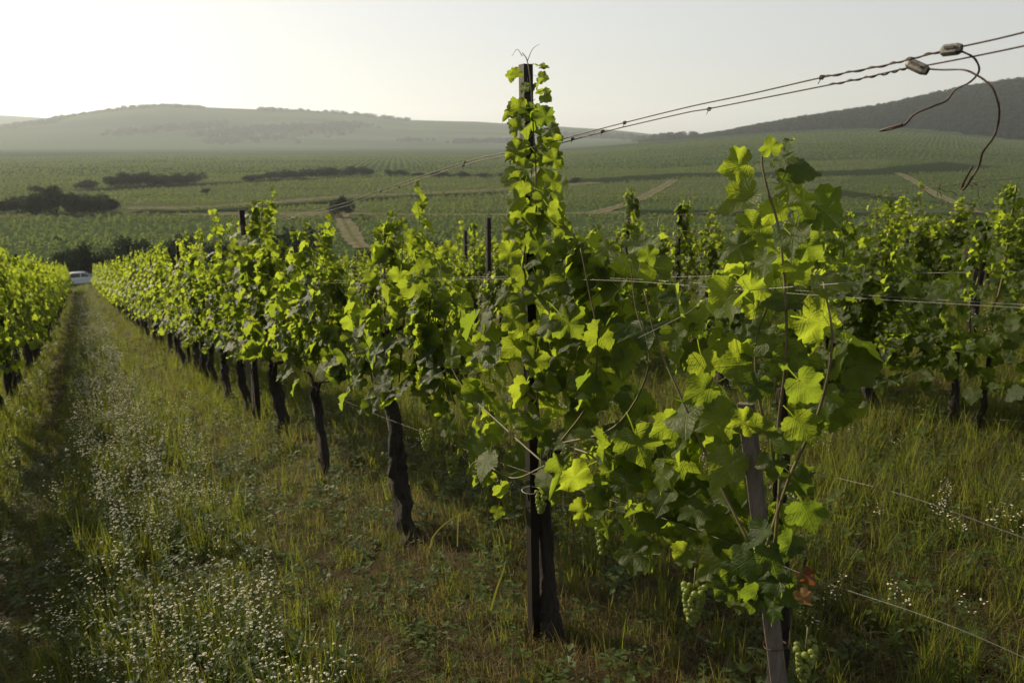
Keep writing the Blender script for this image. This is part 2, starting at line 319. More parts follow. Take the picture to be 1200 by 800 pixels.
# ------------------------------------------------------------------ tracks and shade-coloured grass strips on the valley floor
ROADS = []
def ribbon(name, pts_px, width, m, label, lift=0.10, keep=None):
    p = np.array([hit(*q) for q in pts_px])[:, :2]
    c = curve(p, 30); t = np.gradient(c, axis=0); t /= np.linalg.norm(t, axis=1)[:, None]; n = np.stack([t[:, 1], -t[:, 0]], 1)
    cols = []; ks = (-0.5, -0.3, -0.11, 0.11, 0.3, 0.5)
    for k in ks:
        w = width * (1 + 0.35 * vnoise(c[:, 0] / 9, c[:, 1] / 9, 2) + 0.45 * vnoise(c[:, 0] / 2.5 + 9 * k, c[:, 1] / 2.5, 12) * (abs(k) > 0.2))[:, None]
        q = c + n * w * k; cols.append(np.stack([q[:, 0], q[:, 1], terrain(q[:, 0], q[:, 1]) + lift], 1))
    V = np.stack(cols, 1).reshape(-1, 3); m_ = len(c); i = np.arange(m_ - 1)[:, None] * 6; j = np.arange(5)[None, :]
    Q = np.stack([i + j, i + j + 1, i + 6 + j + 1, i + 6 + j], -1).reshape(-1, 4); me = mesh_np(name, V, [Q], m)
    if name == 'dirt_track': me.materials.append(M['verge']); me.polygons.foreach_set('material_index', np.tile([0, 0, 1, 0, 0], m_ - 1).astype(np.int32))
    o = tag(link(name, me), label, kind='structure'); ROADS.append((c, width / 2 + 0.6)); return o
ribbon('dirt_track', [(-60, 254), (60, 252), (180, 250), (290, 251), (405, 251)], 10.0, M['dirt'], 'pale dirt track crossing the valley floor at left')
ribbon('dirt_track', [(150, 244), (215, 244), (300, 239), (400, 231), (520, 226), (640, 219), (700, 214)], 9.0, M['dirt'], 'pale dirt track climbing to the right behind the first', 0.14)
ribbon('dirt_track', [(399, 250), (404, 262), (412, 276), (424, 292)], 3.6, M['dirt'], 'short pale dirt track running towards the vines', 0.18)
ribbon('dirt_track', [(405, 251), (520, 252), (640, 251), (745, 249)], 5.0, M['dirt'], 'thin pale track along the middle of the valley', 0.14)
ribbon('dirt_track', [(790, 211), (768, 224), (740, 238), (690, 252)], 3.8, M['dirt'], 'diagonal pale track right of the tall post', 0.2)
ribbon('dirt_track', [(1052, 203), (1078, 217), (1105, 232), (1145, 250)], 3.4, M['dirt'], 'pale diagonal track on the right side of the valley', 0.2)
ribbon('shade_grass_strip', [(745, 249), (850, 250), (1000, 252), (1210, 254)], 16.0, M['shade_grass'], 'grass strip coloured as shade across the right half of the valley', 0.1)  # flat grass strips from here on: track-side shade painted into the colour
ribbon('shade_grass_strip', [(640, 216), (720, 211), (800, 206), (900, 205), (960, 204), (1060, 200), (1140, 193)], 30.0, M['shade_grass'], 'grass strip coloured as shade in front of the far right fields', 0.1)
ribbon('shade_grass_strip', [(100, 224), (220, 217), (300, 214), (430, 208), (600, 205)], 16.0, M['shade_grass'], 'grass strip coloured as shade along the far line of bushes', 0.1)
ribbon('shade_grass_strip', [(960, 222), (1040, 234), (1120, 240), (1210, 244)], 12.0, M['shade_grass'], 'short grass strip coloured as shade at the right edge', 0.16)
ribbon('shade_grass_strip', [(160, 249), (215, 249.2), (280, 246.5), (330, 242), (420, 235), (560, 228), (650, 223)], 8.0, M['shade_grass'], 'grass strip coloured as shade between the two pale tracks', 0.3)

# ------------------------------------------------------------------ leaf shapes
def leaf_outline(kind):
    if kind == 0:
        h = [(0.05, -0.10), (0.14, -0.22), (0.25, -0.25), (0.33, -0.20), (0.43, -0.19), (0.49, -0.09), (0.58, -0.03), (0.57, 0.06), (0.54, 0.13), (0.62, 0.18), (0.69, 0.30),
             (0.62, 0.35), (0.61, 0.46), (0.51, 0.48), (0.41, 0.49), (0.40, 0.59), (0.32, 0.64), (0.30, 0.74), (0.19, 0.79), (0.13, 0.89), (0, 1.0)]
    elif kind == 1:
        h = [(0.08, -0.10), (0.25, -0.20), (0.38, -0.12), (0.56, -0.02), (0.50, 0.12), (0.66, 0.24), (0.60, 0.42), (0.40, 0.50), (0.36, 0.66), (0.20, 0.80), (0, 1.0)]
    else:
        h = [(0.25, -0.16), (0.58, 0.06), (0.56, 0.40), (0.28, 0.70), (0, 1.0)]
    return np.array([(0, 0.0)] + h + [(-x, y) for x, y in h[-2::-1]])
def leaf_shape(kind, rg):
    o = leaf_outline(kind); n = len(o)
    o = o * (1 + (rg.random(o.shape) - 0.5) * (0.10 if kind == 0 else 0.14))
    c = np.array([0, 0.30]); fold = rg.uniform(-0.35, 0.65); droop = rg.uniform(0.05, 0.65); ph = rg.uniform(0, 6.3); cup = rg.uniform(-0.5, 0.5); wv = rg.uniform(0.03, 0.10)
    def z(p):
        x, y = p[:, 0], p[:, 1]; r = np.hypot(x, y - 0.3); a = np.arctan2(y - 0.3, x)
        return fold * np.abs(x) ** 1.3 * 0.6 - droop * np.clip(y - 0.2, 0, 2) ** 2 * 0.55 + cup * r * r * 0.5 + wv * np.sin(5 * a + ph) * np.clip(r * 1.8, 0, 1.2)
    if kind == 0:
        k = np.arange(0, n, 3); inner = c + (o[k] - c) * 0.5; m_ = len(k)
        P2 = np.vstack([o, inner, c[None]]); T = []
        for a in range(m_):
            b2 = (a + 1) % m_; T.append((n + m_, n + a, n + b2))
            lo = k[a]; hi = k[b2] if b2 else n
            mid = (lo + hi + 1) // 2
            for q in range(lo, hi):
                T.append((q, (q + 1) % n, n + a if q < mid else n + b2))
            T.append((n + a, mid % n, n + b2))
    else:
        P2 = np.vstack([o, c[None]]); T = [(n, a, (a + 1) % n) for a in range(n)]
    V = np.column_stack([P2, z(P2)]); uv = np.column_stack([P2[:, 0] * 0.5 + 0.5, P2[:, 1] * 0.5 + 0.35])
    # petiole
    q = len(V); w = 0.018
    if kind < 2:
        pt = np.array([[-w, 0.02, 0], [w, 0.02, 0], [-w, -0.32, 0.05], [w, -0.32, 0.05], [-w, -0.62, 0.2], [w, -0.62, 0.2]])
        V = np.vstack([V, pt]); uv = np.vstack([uv, np.tile([0.5, 0.40], (6, 1))]); T += [(q, q + 2, q + 3), (q, q + 3, q + 1), (q + 2, q + 4, q + 5), (q + 2, q + 5, q + 3)]
    T = np.array(T)
    return V, T, uv
def merge_leaves(name, shapes, tf, material):
    """tf: list of (pos, Rm(3x3), scale, tint)"""
    Vs = []; Ts = []; us = []; tn = []; n = 0; rg = np.random.default_rng(len(tf))
    for pos, Rm, sc_, ti in tf:
        V, T, uv = shapes[rg.integers(len(shapes))]
        Vs.append((V * sc_) @ Rm.T + pos); Ts.append(T + n); us.append(uv); tn.append(np.full(len(V), ti)); n += len(V)
    return mesh_np(name, np.vstack(Vs), [np.vstack(Ts)], material, True, np.concatenate(tn), np.vstack(us))
rg = np.random.default_rng(3)
SH0 = [leaf_shape(0, rg) for _ in range(18)]; SH1 = [leaf_shape(1, rg) for _ in range(12)]; SH2 = [leaf_shape(2, rg) for _ in range(8)]
LEAF = []                                                      # shared meshes: shape x tint
for k, (V, T, uv) in enumerate(SH0):
    row = [mesh_np('leaf', V, [T], M['leaf'], True, np.full(len(V), ti), uv) for ti in (0.05, 0.35, 0.65, 0.95)]
    LEAF.append(row)
LEAF_RED = mesh_np('leaf', SH0[2][0], [SH0[2][1]], M['leaf_red'], True, np.full(len(SH0[2][0]), 0.2), SH0[2][2])
LEAF_OCHRE = mesh_np('leaf', SH0[5][0], [SH0[5][1]], M['leaf_red'], True, np.full(len(SH0[5][0]), 1.0), SH0[5][2])
def frame(tip, nor):
    nor = nor / (np.linalg.norm(nor) + 1e-9); tip = tip - nor * (tip @ nor); l = np.linalg.norm(tip)
    tip = np.array([0, 0, -1.0]) if l < 1e-3 else tip / l
    return np.column_stack([np.cross(tip, nor), tip, nor])
D = np.array([D2[0], D2[1], 0.0]); Nn = np.array([N2[0], N2[1], 0.0]); UP = np.array([0, 0, 1.0])

def gen_vine(rg, nshoot=15, size=0.105, zlo=0.55, top=1.70, halfl=0.62, droop=0.25, tall=2, width=0.26, fill=60, step=0.062):
    """shoots and leaves of one trellised vine; local frame: origin at the trunk base"""
    canes = []; lv = []
    for k in range(nshoot + tall):
        u0 = rg.uniform(-halfl, halfl); st = D * u0 + Nn * rg.normal(0, 0.05) + UP * (rg.uniform(max(0.62, zlo), max(0.62, zlo) + 0.16) - SL * u0)
        is_tall = k >= nshoot
        L_ = (rg.uniform(0.62, 1.15) - 0.18 * abs(u0) / halfl) * (top - 0.65) if not is_tall else (top - 0.6) * rg.uniform(1.15, 1.50)
        hang = (not is_tall) and rg.random() < droop
        side = rg.choice([-1, 1]); d = UP * 1.0 + Nn * side * rg.uniform(0.05, 0.35) + D * rg.normal(0, 0.16)
        if hang: d = Nn * side * 0.9 + UP * 0.45 + D * rg.normal(0, 0.4); L_ *= 0.6
        if is_tall: d = d - D * u0 * 0.5
        d /= np.linalg.norm(d); p = st.copy(); pts = [p.copy()]; n = max(4, int(L_ / step)); s_ = rg.choice([-1, 1])
        for a in range(n):
            d = d + rg.normal(0, 0.07, 3) + (UP * (-0.14) if hang else UP * 0.05)
            off = (p @ Nn)
            if not hang: d = d - Nn * off * 0.35 - D * (p @ D) * 0.16
            d /= np.linalg.norm(d); p = p + d * step; pts.append(p.copy())
            if p[2] < zlo + SL * 0 - SL * (p @ D) and hang: break
            s_ = -s_; frac = a / n; sz = size * (1.0 if frac < 0.7 else 1.0 - 1.9 * (frac - 0.7)) * rg.uniform(0.72, 1.22)
            for rep in range(2 if rg.random() < (0.45 if not is_tall else 0.35) else 1):
                outn = Nn * (np.sign(off + 0.02 * side) if rg.random() < 0.75 else rg.choice([-1, 1])) * rg.uniform(0.3, 1.2) + D * s_ * rg.uniform(0.1, 0.9)
                outn /= np.linalg.norm(outn)
                pos = p + outn * rg.uniform(0.3, 1.0) * size * (0.9 if not is_tall else 0.4) + UP * rg.uniform(-0.02, 0.03)
                nor = outn * 0.75 + UP * rg.uniform(0.05, 0.9) + rg.normal(0, 0.30, 3)
                tip = outn * rg.uniform(0.1, 0.8) - UP * rg.uniform(0.35, 1.1) + rg.normal(0, 0.35, 3)
                # young leaves near the tips are lighter
                lv.append((pos, frame(tip, nor), sz, float(np.clip(rg.normal(0.55 + 0.25 * frac, 0.22), 0, 1))))
        canes.append(np.array(pts))
    for _ in range(fill):
        u0 = rg.normal(0, halfl * 0.42); side = rg.choice([-1, 1]); z = rg.uniform(zlo, top * 0.85) - SL * u0; o_ = Nn * side
        nor = o_ * 0.8 + UP * rg.uniform(0, 0.9) + rg.normal(0, 0.3, 3); tip = o_ * 0.3 - UP + rg.normal(0, 0.4, 3)
        lv.append((D * u0 + o_ * rg.uniform(0.08, 0.30) + UP * z, frame(tip, nor), size * rg.uniform(0.7, 1.2), float(np.clip(rg.normal(0.5, 0.22), 0, 1))))
    return canes, lv
def trunk_mesh(rg, h=0.66, r=0.036, lean=(0, 0), name='trunk', bend=0.04, arms=True):
    mb = MB(); n = 9; t = np.linspace(0, 1, n)
    w = np.cumsum(rg.normal(0, bend / 2.2, (n, 2)), axis=0); w -= w[0]
    pts = np.column_stack([lean[0] * t + w[:, 0], lean[1] * t + w[:, 1], -0.06 + (h + 0.06) * t])
    rr = r * (1.45 - 0.75 * t ** 0.5 + 0.18 * np.sin(t * 9 + rg.uniform(0, 6))); mb.tube(pts, rr, 10, 0.28, int(rg.integers(99)))
    if arms:
        for sg in (-1, 1):
            e = pts[-1]; q = [e - UP * 0.07, e + D * sg * 0.10 + UP * 0.02, e + D * sg * 0.22 + UP * (0.10 - SL * sg * 0.22), e + D * sg * 0.34 + UP * (0.16 - SL * sg * 0.34)]
            mb.tube(curve(q, 4), np.linspace(r * 0.45, r * 0.18, 13), 7, 0.2, 5)
    return mb.mesh(name, M['bark'])
def canes_mesh(canes, r=0.0042, n=4):
    mb = MB()
    for c in canes: mb.tube(c[::2] if len(c) > 5 else c, np.linspace(r, r * 0.35, len(c[::2] if len(c) > 5 else c)), n, cap=False)
    return mb.mesh('canes', M['cane'])
def leaf_object(parent, pos, Rm, sz, ti, rg, mesh=None):
    me = mesh or LEAF[rg.integers(len(LEAF))][int(np.clip(round(ti * 3), 0, 3))]
    o = bpy.data.objects.new('leaf', me); COL.objects.link(o); o.parent = parent
    fx = np.array([rg.uniform(0.80, 1.08), rg.uniform(0.92, 1.08), rg.uniform(0.7, 1.5)]); mx = Matrix([[*(Rm[r] * sz * fx), pos[r]] for r in range(3)] + [[0, 0, 0, 1]]); o.matrix_basis = mx; return o
def grape_bunch(parent, top, length, rg, br=0.0075, n=60):
    """one bunch hanging from `top` (local to the vine)"""
    ph = (1 + 5 ** 0.5) / 2; iv = np.array([(-1, ph, 0), (1, ph, 0), (-1, -ph, 0), (1, -ph, 0), (0, -1, ph), (0, 1, ph), (0, -1, -ph), (0, 1, -ph), (ph, 0, -1), (ph, 0, 1), (-ph, 0, -1), (-ph, 0, 1)], float)
    iv /= np.linalg.norm(iv[0])
    it = [(0, 11, 5), (0, 5, 1), (0, 1, 7), (0, 7, 10), (0, 10, 11), (1, 5, 9), (5, 11, 4), (11, 10, 2), (10, 7, 6), (7, 1, 8), (3, 9, 4), (3, 4, 2), (3, 2, 6), (3, 6, 8), (3, 8, 9), (4, 9, 5), (2, 4, 11), (6, 2, 10), (8, 6, 7), (9, 8, 1)]
    # one subdivision
    V = list(iv); T = []; cache = {}
    def mid(a, b):
        k = (min(a, b), max(a, b))
        if k not in cache: q = (V[a] + V[b]) / 2; V.append(q / np.linalg.norm(q)); cache[k] = len(V) - 1
        return cache[k]
    for a, b_, c in it:
        x, y, z_ = mid(a, b_), mid(b_, c), mid(c, a); T += [(a, x, z_), (b_, y, x), (c, z_, y), (x, y, z_)]
    V = np.array(V); T = np.array(T); mb = MB()
    for k in range(n):
        t = (k + 0.5) / n; z_ = -length * (0.1 + 0.9 * t); rad_ = (0.032 * (1 - t) ** 0.55 + 0.004) * (length / 0.16); a = k * 2.4 + rg.uniform(-0.4, 0.4)
        mb.add(V * br * rg.uniform(0.85, 1.12) + np.array([math.cos(a) * rad_, math.sin(a) * rad_, z_ + rg.uniform(-0.004, 0.004)]) + top, T=T)
    o = link('grape_bunch', mb.mesh('grape_bunch', M['grape'], tint=0.5), parent)
    st = MB(); st.tube([top + UP * 0.04, top, top - UP * length * 0.9], [0.002, 0.0022, 0.001], 4); link('bunch_stalk', st.mesh('bunch_stalk', M['cane']), o)
    return o

# ------------------------------------------------------------------ vines
VG = 'grape vines planted in rows on the slope'
def local(p, base): return np.asarray(p) - base
def vine_root(base, label): return tag(empty('grape_vine', base), label, 'grape vine', VG)
def pr(x, y, off=0.0): return onrow(x, y, X0 + off)
budget = {'leaf': 0}
def place_leaves(v, lv, rg, cap=290):
    rg.shuffle(lv) if isinstance(lv, list) else None
    for (pos, Rm, sz, ti) in lv[:cap]: leaf_object(v, pos, Rm, sz, ti, rg); budget['leaf'] += 1
    if len(lv) > cap:
        o = link('foliage', merge_leaves('foliage', SH0, lv[cap:], M['leaf']), v); o['kind'] = 'stuff'
def blob_leaves(rg, base, blobs, size):
    out = []
    for (cx, cy, rx, ry, n, o0, o1) in blobs:
        for _ in range(n):
            a = rg.uniform(0, 6.283); q = math.sqrt(rg.random()); off = rg.uniform(o0, o1)
            p = pr(cx + rx * q * math.cos(a), cy + ry * q * math.sin(a), off) - base
            side = -1 if rg.random() < 0.8 else 1
            nor = Nn * side * 0.6 - D * rg.uniform(-0.5, 0.6) + UP * rg.uniform(0.0, 0.8) + rg.normal(0, 0.32, 3)
            tip = Nn * side * 0.4 - UP * rg.uniform(0.3, 1.0) + rg.normal(0, 0.45, 3)
            out.append((p, frame(tip, nor), size * rg.uniform(0.65, 1.2), float(np.clip(rg.normal(0.66, 0.25), 0, 1))))
    return out
def listed_leaves(rg, base, items, off=(-0.10, 0.02)):
    out = []
    for (x, y, spx, ang, ti) in items:
        p = pr(x, y, rg.uniform(*off)); dist = p[1]; sz = spx / F * dist * 0.86
        tipdir = np.array([math.cos(R(ang)), 0.15, math.sin(R(ang))]) + rg.normal(0, 0.12, 3)
        nor = np.array([-0.30, -0.75, 0.38]) + rg.normal(0, 0.36, 3)
        Rm = frame(tipdir, nor); out.append((p - base - Rm[:, 1] * sz * 0.35, Rm, sz, ti))
    return out
def free_canes(base, list_px, off=-0.03, n=6):
    return [curve([pr(x, y, off + (0.0 if len(q) < 3 else q[2])) - base for q in c for (x, y) in [q[:2]]], n) for c in list_px]

# -- the nearest vine, tied to the weathered stake (right of the tall post)
rgv = np.random.default_rng(21)
sN = 1.02; bN = ground(sN, X0)
v = vine_root(bN, 'nearest large leaved vine climbing beside the weathered wooden stake')
can = free_canes(bN, [[(908, 640), (914, 560), (912, 500), (921, 420), (920, 340), (912, 265), (900, 225), (893, 190), (897, 172)],
                      [(914, 560), (890, 470), (886, 400), (905, 345)], [(880, 640), (840, 560), (800, 470), (770, 400), (755, 340)],
                      [(895, 650), (925, 560), (960, 480), (975, 400), (965, 330)],
                      [(900, 640), (945, 640), (930, 700), (925, 760)]])
for c in can: mb = MB(); mb.tube(c, np.linspace(0.0042, 0.0020, len(c)), 6, 0.1, 3); link('cane', mb.mesh('cane', M['cane']), v)
mb = MB(); mb.tube(curve([pr(905, 960) - bN, pr(903, 860, 0.05) - bN, pr(918, 700, 0.06) - bN, pr(912, 620, 0.06) - bN, pr(918, 520, 0.05) - bN, pr(916, 455, 0.03) - bN], 5), np.linspace(0.030, 0.010, 26), 10, 0.3, 4)
link('trunk', mb.mesh('trunk', M['bark']), v)
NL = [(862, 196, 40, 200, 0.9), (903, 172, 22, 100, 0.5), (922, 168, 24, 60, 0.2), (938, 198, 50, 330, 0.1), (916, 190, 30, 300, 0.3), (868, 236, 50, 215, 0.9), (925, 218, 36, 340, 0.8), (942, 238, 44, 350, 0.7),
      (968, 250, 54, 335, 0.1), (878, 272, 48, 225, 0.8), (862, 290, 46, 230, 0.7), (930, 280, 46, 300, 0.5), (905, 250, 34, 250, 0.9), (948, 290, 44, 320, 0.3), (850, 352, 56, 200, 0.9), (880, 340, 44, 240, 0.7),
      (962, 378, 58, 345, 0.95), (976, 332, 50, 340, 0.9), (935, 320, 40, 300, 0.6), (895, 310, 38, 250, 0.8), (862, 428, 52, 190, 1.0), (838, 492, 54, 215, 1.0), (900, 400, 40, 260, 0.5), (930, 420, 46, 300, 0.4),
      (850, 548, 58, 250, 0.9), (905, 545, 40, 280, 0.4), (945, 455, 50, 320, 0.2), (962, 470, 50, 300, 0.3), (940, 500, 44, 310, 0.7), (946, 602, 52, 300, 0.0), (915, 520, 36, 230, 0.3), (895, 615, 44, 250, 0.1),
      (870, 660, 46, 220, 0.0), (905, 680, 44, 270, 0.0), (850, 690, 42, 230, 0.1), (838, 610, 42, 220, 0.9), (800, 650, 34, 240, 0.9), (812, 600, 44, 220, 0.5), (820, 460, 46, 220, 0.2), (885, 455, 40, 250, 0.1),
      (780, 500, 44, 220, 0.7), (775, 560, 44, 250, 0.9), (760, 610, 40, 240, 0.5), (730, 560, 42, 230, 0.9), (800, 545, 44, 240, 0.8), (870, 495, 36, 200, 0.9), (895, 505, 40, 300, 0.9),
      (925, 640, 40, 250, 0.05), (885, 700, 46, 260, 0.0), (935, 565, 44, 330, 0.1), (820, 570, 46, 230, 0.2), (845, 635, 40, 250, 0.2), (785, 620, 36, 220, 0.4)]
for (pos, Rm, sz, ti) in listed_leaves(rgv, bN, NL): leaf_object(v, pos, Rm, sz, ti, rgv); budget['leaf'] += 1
lv = [(p, R_, s_, t_) for (p, R_, s_, t_) in listed_leaves(rgv, bN, [(890, 628, 40, 240, 0.1), (905, 655, 46, 280, 0.1), (878, 690, 44, 250, 0.1), (905, 715, 40, 270, 0.0), (860, 665, 44, 220, 0.2), (925, 700, 36, 300, 0.0)], (-0.09, -0.05))]
for (pos, Rm, sz, ti) in lv: leaf_object(v, pos, Rm, sz, ti, rgv)
lv = blob_leaves(rgv, bN, [(790, 420, 70, 90, 38, -0.02, 0.25), (830, 560, 60, 80, 34, 0.0, 0.22), (890, 640, 45, 55, 18, 0.0, 0.15), (960, 420, 36, 90, 20, 0.02, 0.25), (760, 590, 60, 60, 30, -0.05, 0.2), (900, 350, 50, 80, 16, 0.03, 0.2)], 0.092)
place_leaves(v, lv, rgv, 235)
for q, msh, ang in (((946, 676), LEAF_RED, 320), ((942, 700), LEAF_OCHRE, 285)):
    (pos, Rm, sz, ti), = listed_leaves(rgv, bN, [(*q, 25, ang, 0)]); o = leaf_object(v, pos, Rm, sz, 0, rgv, msh); o['label'] = 'reddish leaf' if msh is LEAF_RED else 'ochre dried leaf'
grape_bunch(v, pr(814, 682, -0.08) - bN, 0.118, rgv, 0.0082, 80); grape_bunch(v, pr(945, 752, 0.05) - bN, 0.10, rgv, 0.008, 50)
# its stake
mb = MB(); a0 = pr(874, 474, -0.02); a1 = pr(915, 815, -0.02); a1 = a0 + (a1 - a0) * 1.28; ax_ = (a0 - a1) / np.linalg.norm(a0 - a1)
sxv = np.cross(ax_, [0.5, 0.85, 0]); sxv /= np.linalg.norm(sxv); syv = np.cross(ax_, sxv)
prof = [(-1, -0.85), (-0.9, -1), (0.9, -1), (1, -0.9), (1, 0.9), (0.9, 1), (-0.92, 1), (-1, 0.9)]; hs_ = 0.0165; ring = []
for k, t in enumerate(np.linspace(0, 1, 10)):
    c = a1 + (a0 - a1) * t; ring += [c + (sxv * px_ + syv * py_) * hs_ * (1 + 0.03 * math.sin(k * 1.7)) for px_, py_ in prof]
ring = np.array(ring); ring[-8:] += np.outer(np.array([0, 1, 2, 3, 3, 2, 1, 0]) * 0.002, ax_)
i = np.arange(9)[:, None] * 8; j = np.arange(8)[None]; j2 = (j + 1) % 8
mb.add(np.vstack([ring, ring[-8:].mean(0)]), np.stack([i + j, i + j2, i + 8 + j2, i + 8 + j], -1).reshape(-1, 4), [[80, 72 + k, 72 + (k + 1) % 8] for k in range(8)])
st_o = tag(empty('wooden_stake', a1), 'weathered square wooden stake leaning beside the nearest vine', 'stake', 'stakes beside the vine trunks')
link('stake_shaft', mb.mesh('stake_shaft', M['wood'], False, off=a1), st_o)
mb = MB(); th = np.linspace(0, 4 * math.pi, 40); cc = pr(909, 757, -0.02)
mb.tube([cc + sxv * math.cos(t) * 0.0275 + syv * math.sin(t) * 0.0275 + ax_ * (t * 0.0004) for t in th], 0.0009, 5); link('wire_binding', mb.mesh('wire_binding', M['rust'], off=a1), st_o)

# -- the vine at the tall post
rgv = np.random.default_rng(22); bV = ground(2.36, X0 + 0.04); bV = pr(636, 762, 0.05)
v = vine_root(bV, 'vine at the foot of the tall dark post with a shoot climbing to its top')
mb = MB(); mb.tube(curve([pr(654, 785, 0.05) - bV, pr(650, 745, 0.05) - bV, pr(641, 690, 0.06) - bV, pr(637, 620, 0.06) - bV, pr(636, 560, 0.04) - bV, pr(655, 520, 0.04) - bV], 6), np.linspace(0.046, 0.017, 31), 12, 0.3, 7)
link('trunk', mb.mesh('trunk', M['bark']), v)
can = free_canes(bV, [[(636, 560), (630, 470), (620, 400), (612, 330), (620, 260), (628, 215), (625, 150), (622, 100), (618, 72), (612, 62)],
                      [(655, 520), (690, 470), (700, 400), (690, 340), (680, 290)], [(640, 545), (590, 500), (540, 450), (520, 400), (535, 370)],
                      [(655, 520), (720, 500), (760, 430), (745, 360), (738, 300)], [(640, 545), (600, 560), (560, 540), (545, 560)], [(630, 470), (600, 440), (585, 380), (600, 330)],
                      [(655, 520), (700, 540), (690, 590), (680, 620)], [(612, 66), (606, 58), (600, 66)], [(618, 72), (624, 58), (632, 52)], [(628, 205), (640, 190), (652, 182)], [(624, 260), (640, 250), (650, 246)]])
for k, c in enumerate(can): mb = MB(); mb.tube(c, np.linspace(0.0036 if k < 7 else 0.0014, 0.0018 if k < 7 else 0.0006, len(c)), 6, 0.1, 3); link('cane' if k < 7 else 'tendril', mb.mesh('cane', M['cane']), v)
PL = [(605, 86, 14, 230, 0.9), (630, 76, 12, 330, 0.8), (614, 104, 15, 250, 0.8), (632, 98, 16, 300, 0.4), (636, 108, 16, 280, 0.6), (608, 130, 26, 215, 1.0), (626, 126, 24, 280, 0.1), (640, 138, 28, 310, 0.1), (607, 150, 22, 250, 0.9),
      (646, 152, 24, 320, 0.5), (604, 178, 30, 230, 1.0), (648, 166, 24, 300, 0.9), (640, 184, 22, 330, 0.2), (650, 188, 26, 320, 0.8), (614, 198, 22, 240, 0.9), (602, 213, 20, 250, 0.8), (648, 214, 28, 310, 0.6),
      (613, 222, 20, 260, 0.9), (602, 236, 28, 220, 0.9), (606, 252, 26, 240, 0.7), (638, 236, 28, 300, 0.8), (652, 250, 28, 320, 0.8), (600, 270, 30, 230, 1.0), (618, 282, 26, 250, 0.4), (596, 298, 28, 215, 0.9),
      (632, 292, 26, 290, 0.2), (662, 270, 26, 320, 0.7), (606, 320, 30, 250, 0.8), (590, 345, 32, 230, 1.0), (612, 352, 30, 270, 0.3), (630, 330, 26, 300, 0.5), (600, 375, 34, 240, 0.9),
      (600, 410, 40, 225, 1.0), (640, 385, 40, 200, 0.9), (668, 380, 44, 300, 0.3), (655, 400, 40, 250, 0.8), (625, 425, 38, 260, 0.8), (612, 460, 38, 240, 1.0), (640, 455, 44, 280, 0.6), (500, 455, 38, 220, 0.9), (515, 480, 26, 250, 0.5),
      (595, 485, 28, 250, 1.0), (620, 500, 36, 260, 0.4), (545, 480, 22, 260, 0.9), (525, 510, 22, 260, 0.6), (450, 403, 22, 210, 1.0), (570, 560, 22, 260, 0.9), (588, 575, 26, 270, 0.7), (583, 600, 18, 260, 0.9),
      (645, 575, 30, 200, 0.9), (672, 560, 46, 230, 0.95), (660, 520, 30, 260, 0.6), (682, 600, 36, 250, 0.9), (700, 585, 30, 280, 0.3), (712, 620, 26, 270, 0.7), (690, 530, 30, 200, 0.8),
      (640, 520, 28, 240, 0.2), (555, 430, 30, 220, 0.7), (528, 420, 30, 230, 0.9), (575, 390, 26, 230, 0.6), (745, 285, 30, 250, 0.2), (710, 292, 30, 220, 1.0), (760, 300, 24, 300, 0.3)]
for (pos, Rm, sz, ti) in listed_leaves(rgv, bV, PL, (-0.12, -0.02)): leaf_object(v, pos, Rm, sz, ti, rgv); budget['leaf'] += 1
PL2 = [(x + rgv.uniform(-7, 9), y + rgv.uniform(-9, 9), z_ * 0.95, an_ + rgv.uniform(-40, 40), ti_) for (x, y, z_, an_, ti_) in PL if y < 400 and 590 < x < 670]
for (pos, Rm, sz, ti) in listed_leaves(rgv, bV, PL2, (-0.08, 0.05)): leaf_object(v, pos, Rm, sz, ti, rgv)
lv = blob_leaves(rgv, bV, [(610, 340, 22, 60, 16, -0.05, 0.1), (640, 440, 60, 70, 46, -0.08, 0.2), (545, 430, 45, 70, 38, -0.1, 0.2), (700, 400, 55, 80, 36, -0.02, 0.25), (690, 520, 60, 60, 34, -0.08, 0.2), (585, 520, 40, 55, 16, -0.08, 0.15), (690, 310, 45, 45, 22, 0, 0.2), (625, 230, 22, 90, 16, -0.04, 0.06), (648, 330, 30, 60, 16, -0.04, 0.1), (745, 330, 40, 70, 16, 0.0, 0.3)], 0.098)
place_leaves(v, lv, rgv, 225)
grape_bunch(v, pr(634, 574, -0.06) - bV, 0.085, rgv, 0.0075, 26); grape_bunch(v, pr(708, 612, -0.03) - bV, 0.11, rgv, 0.0075, 46)
grape_bunch(v, pr(530, 528, 0.02) - bV, 0.13, rgv, 0.0075, 60)

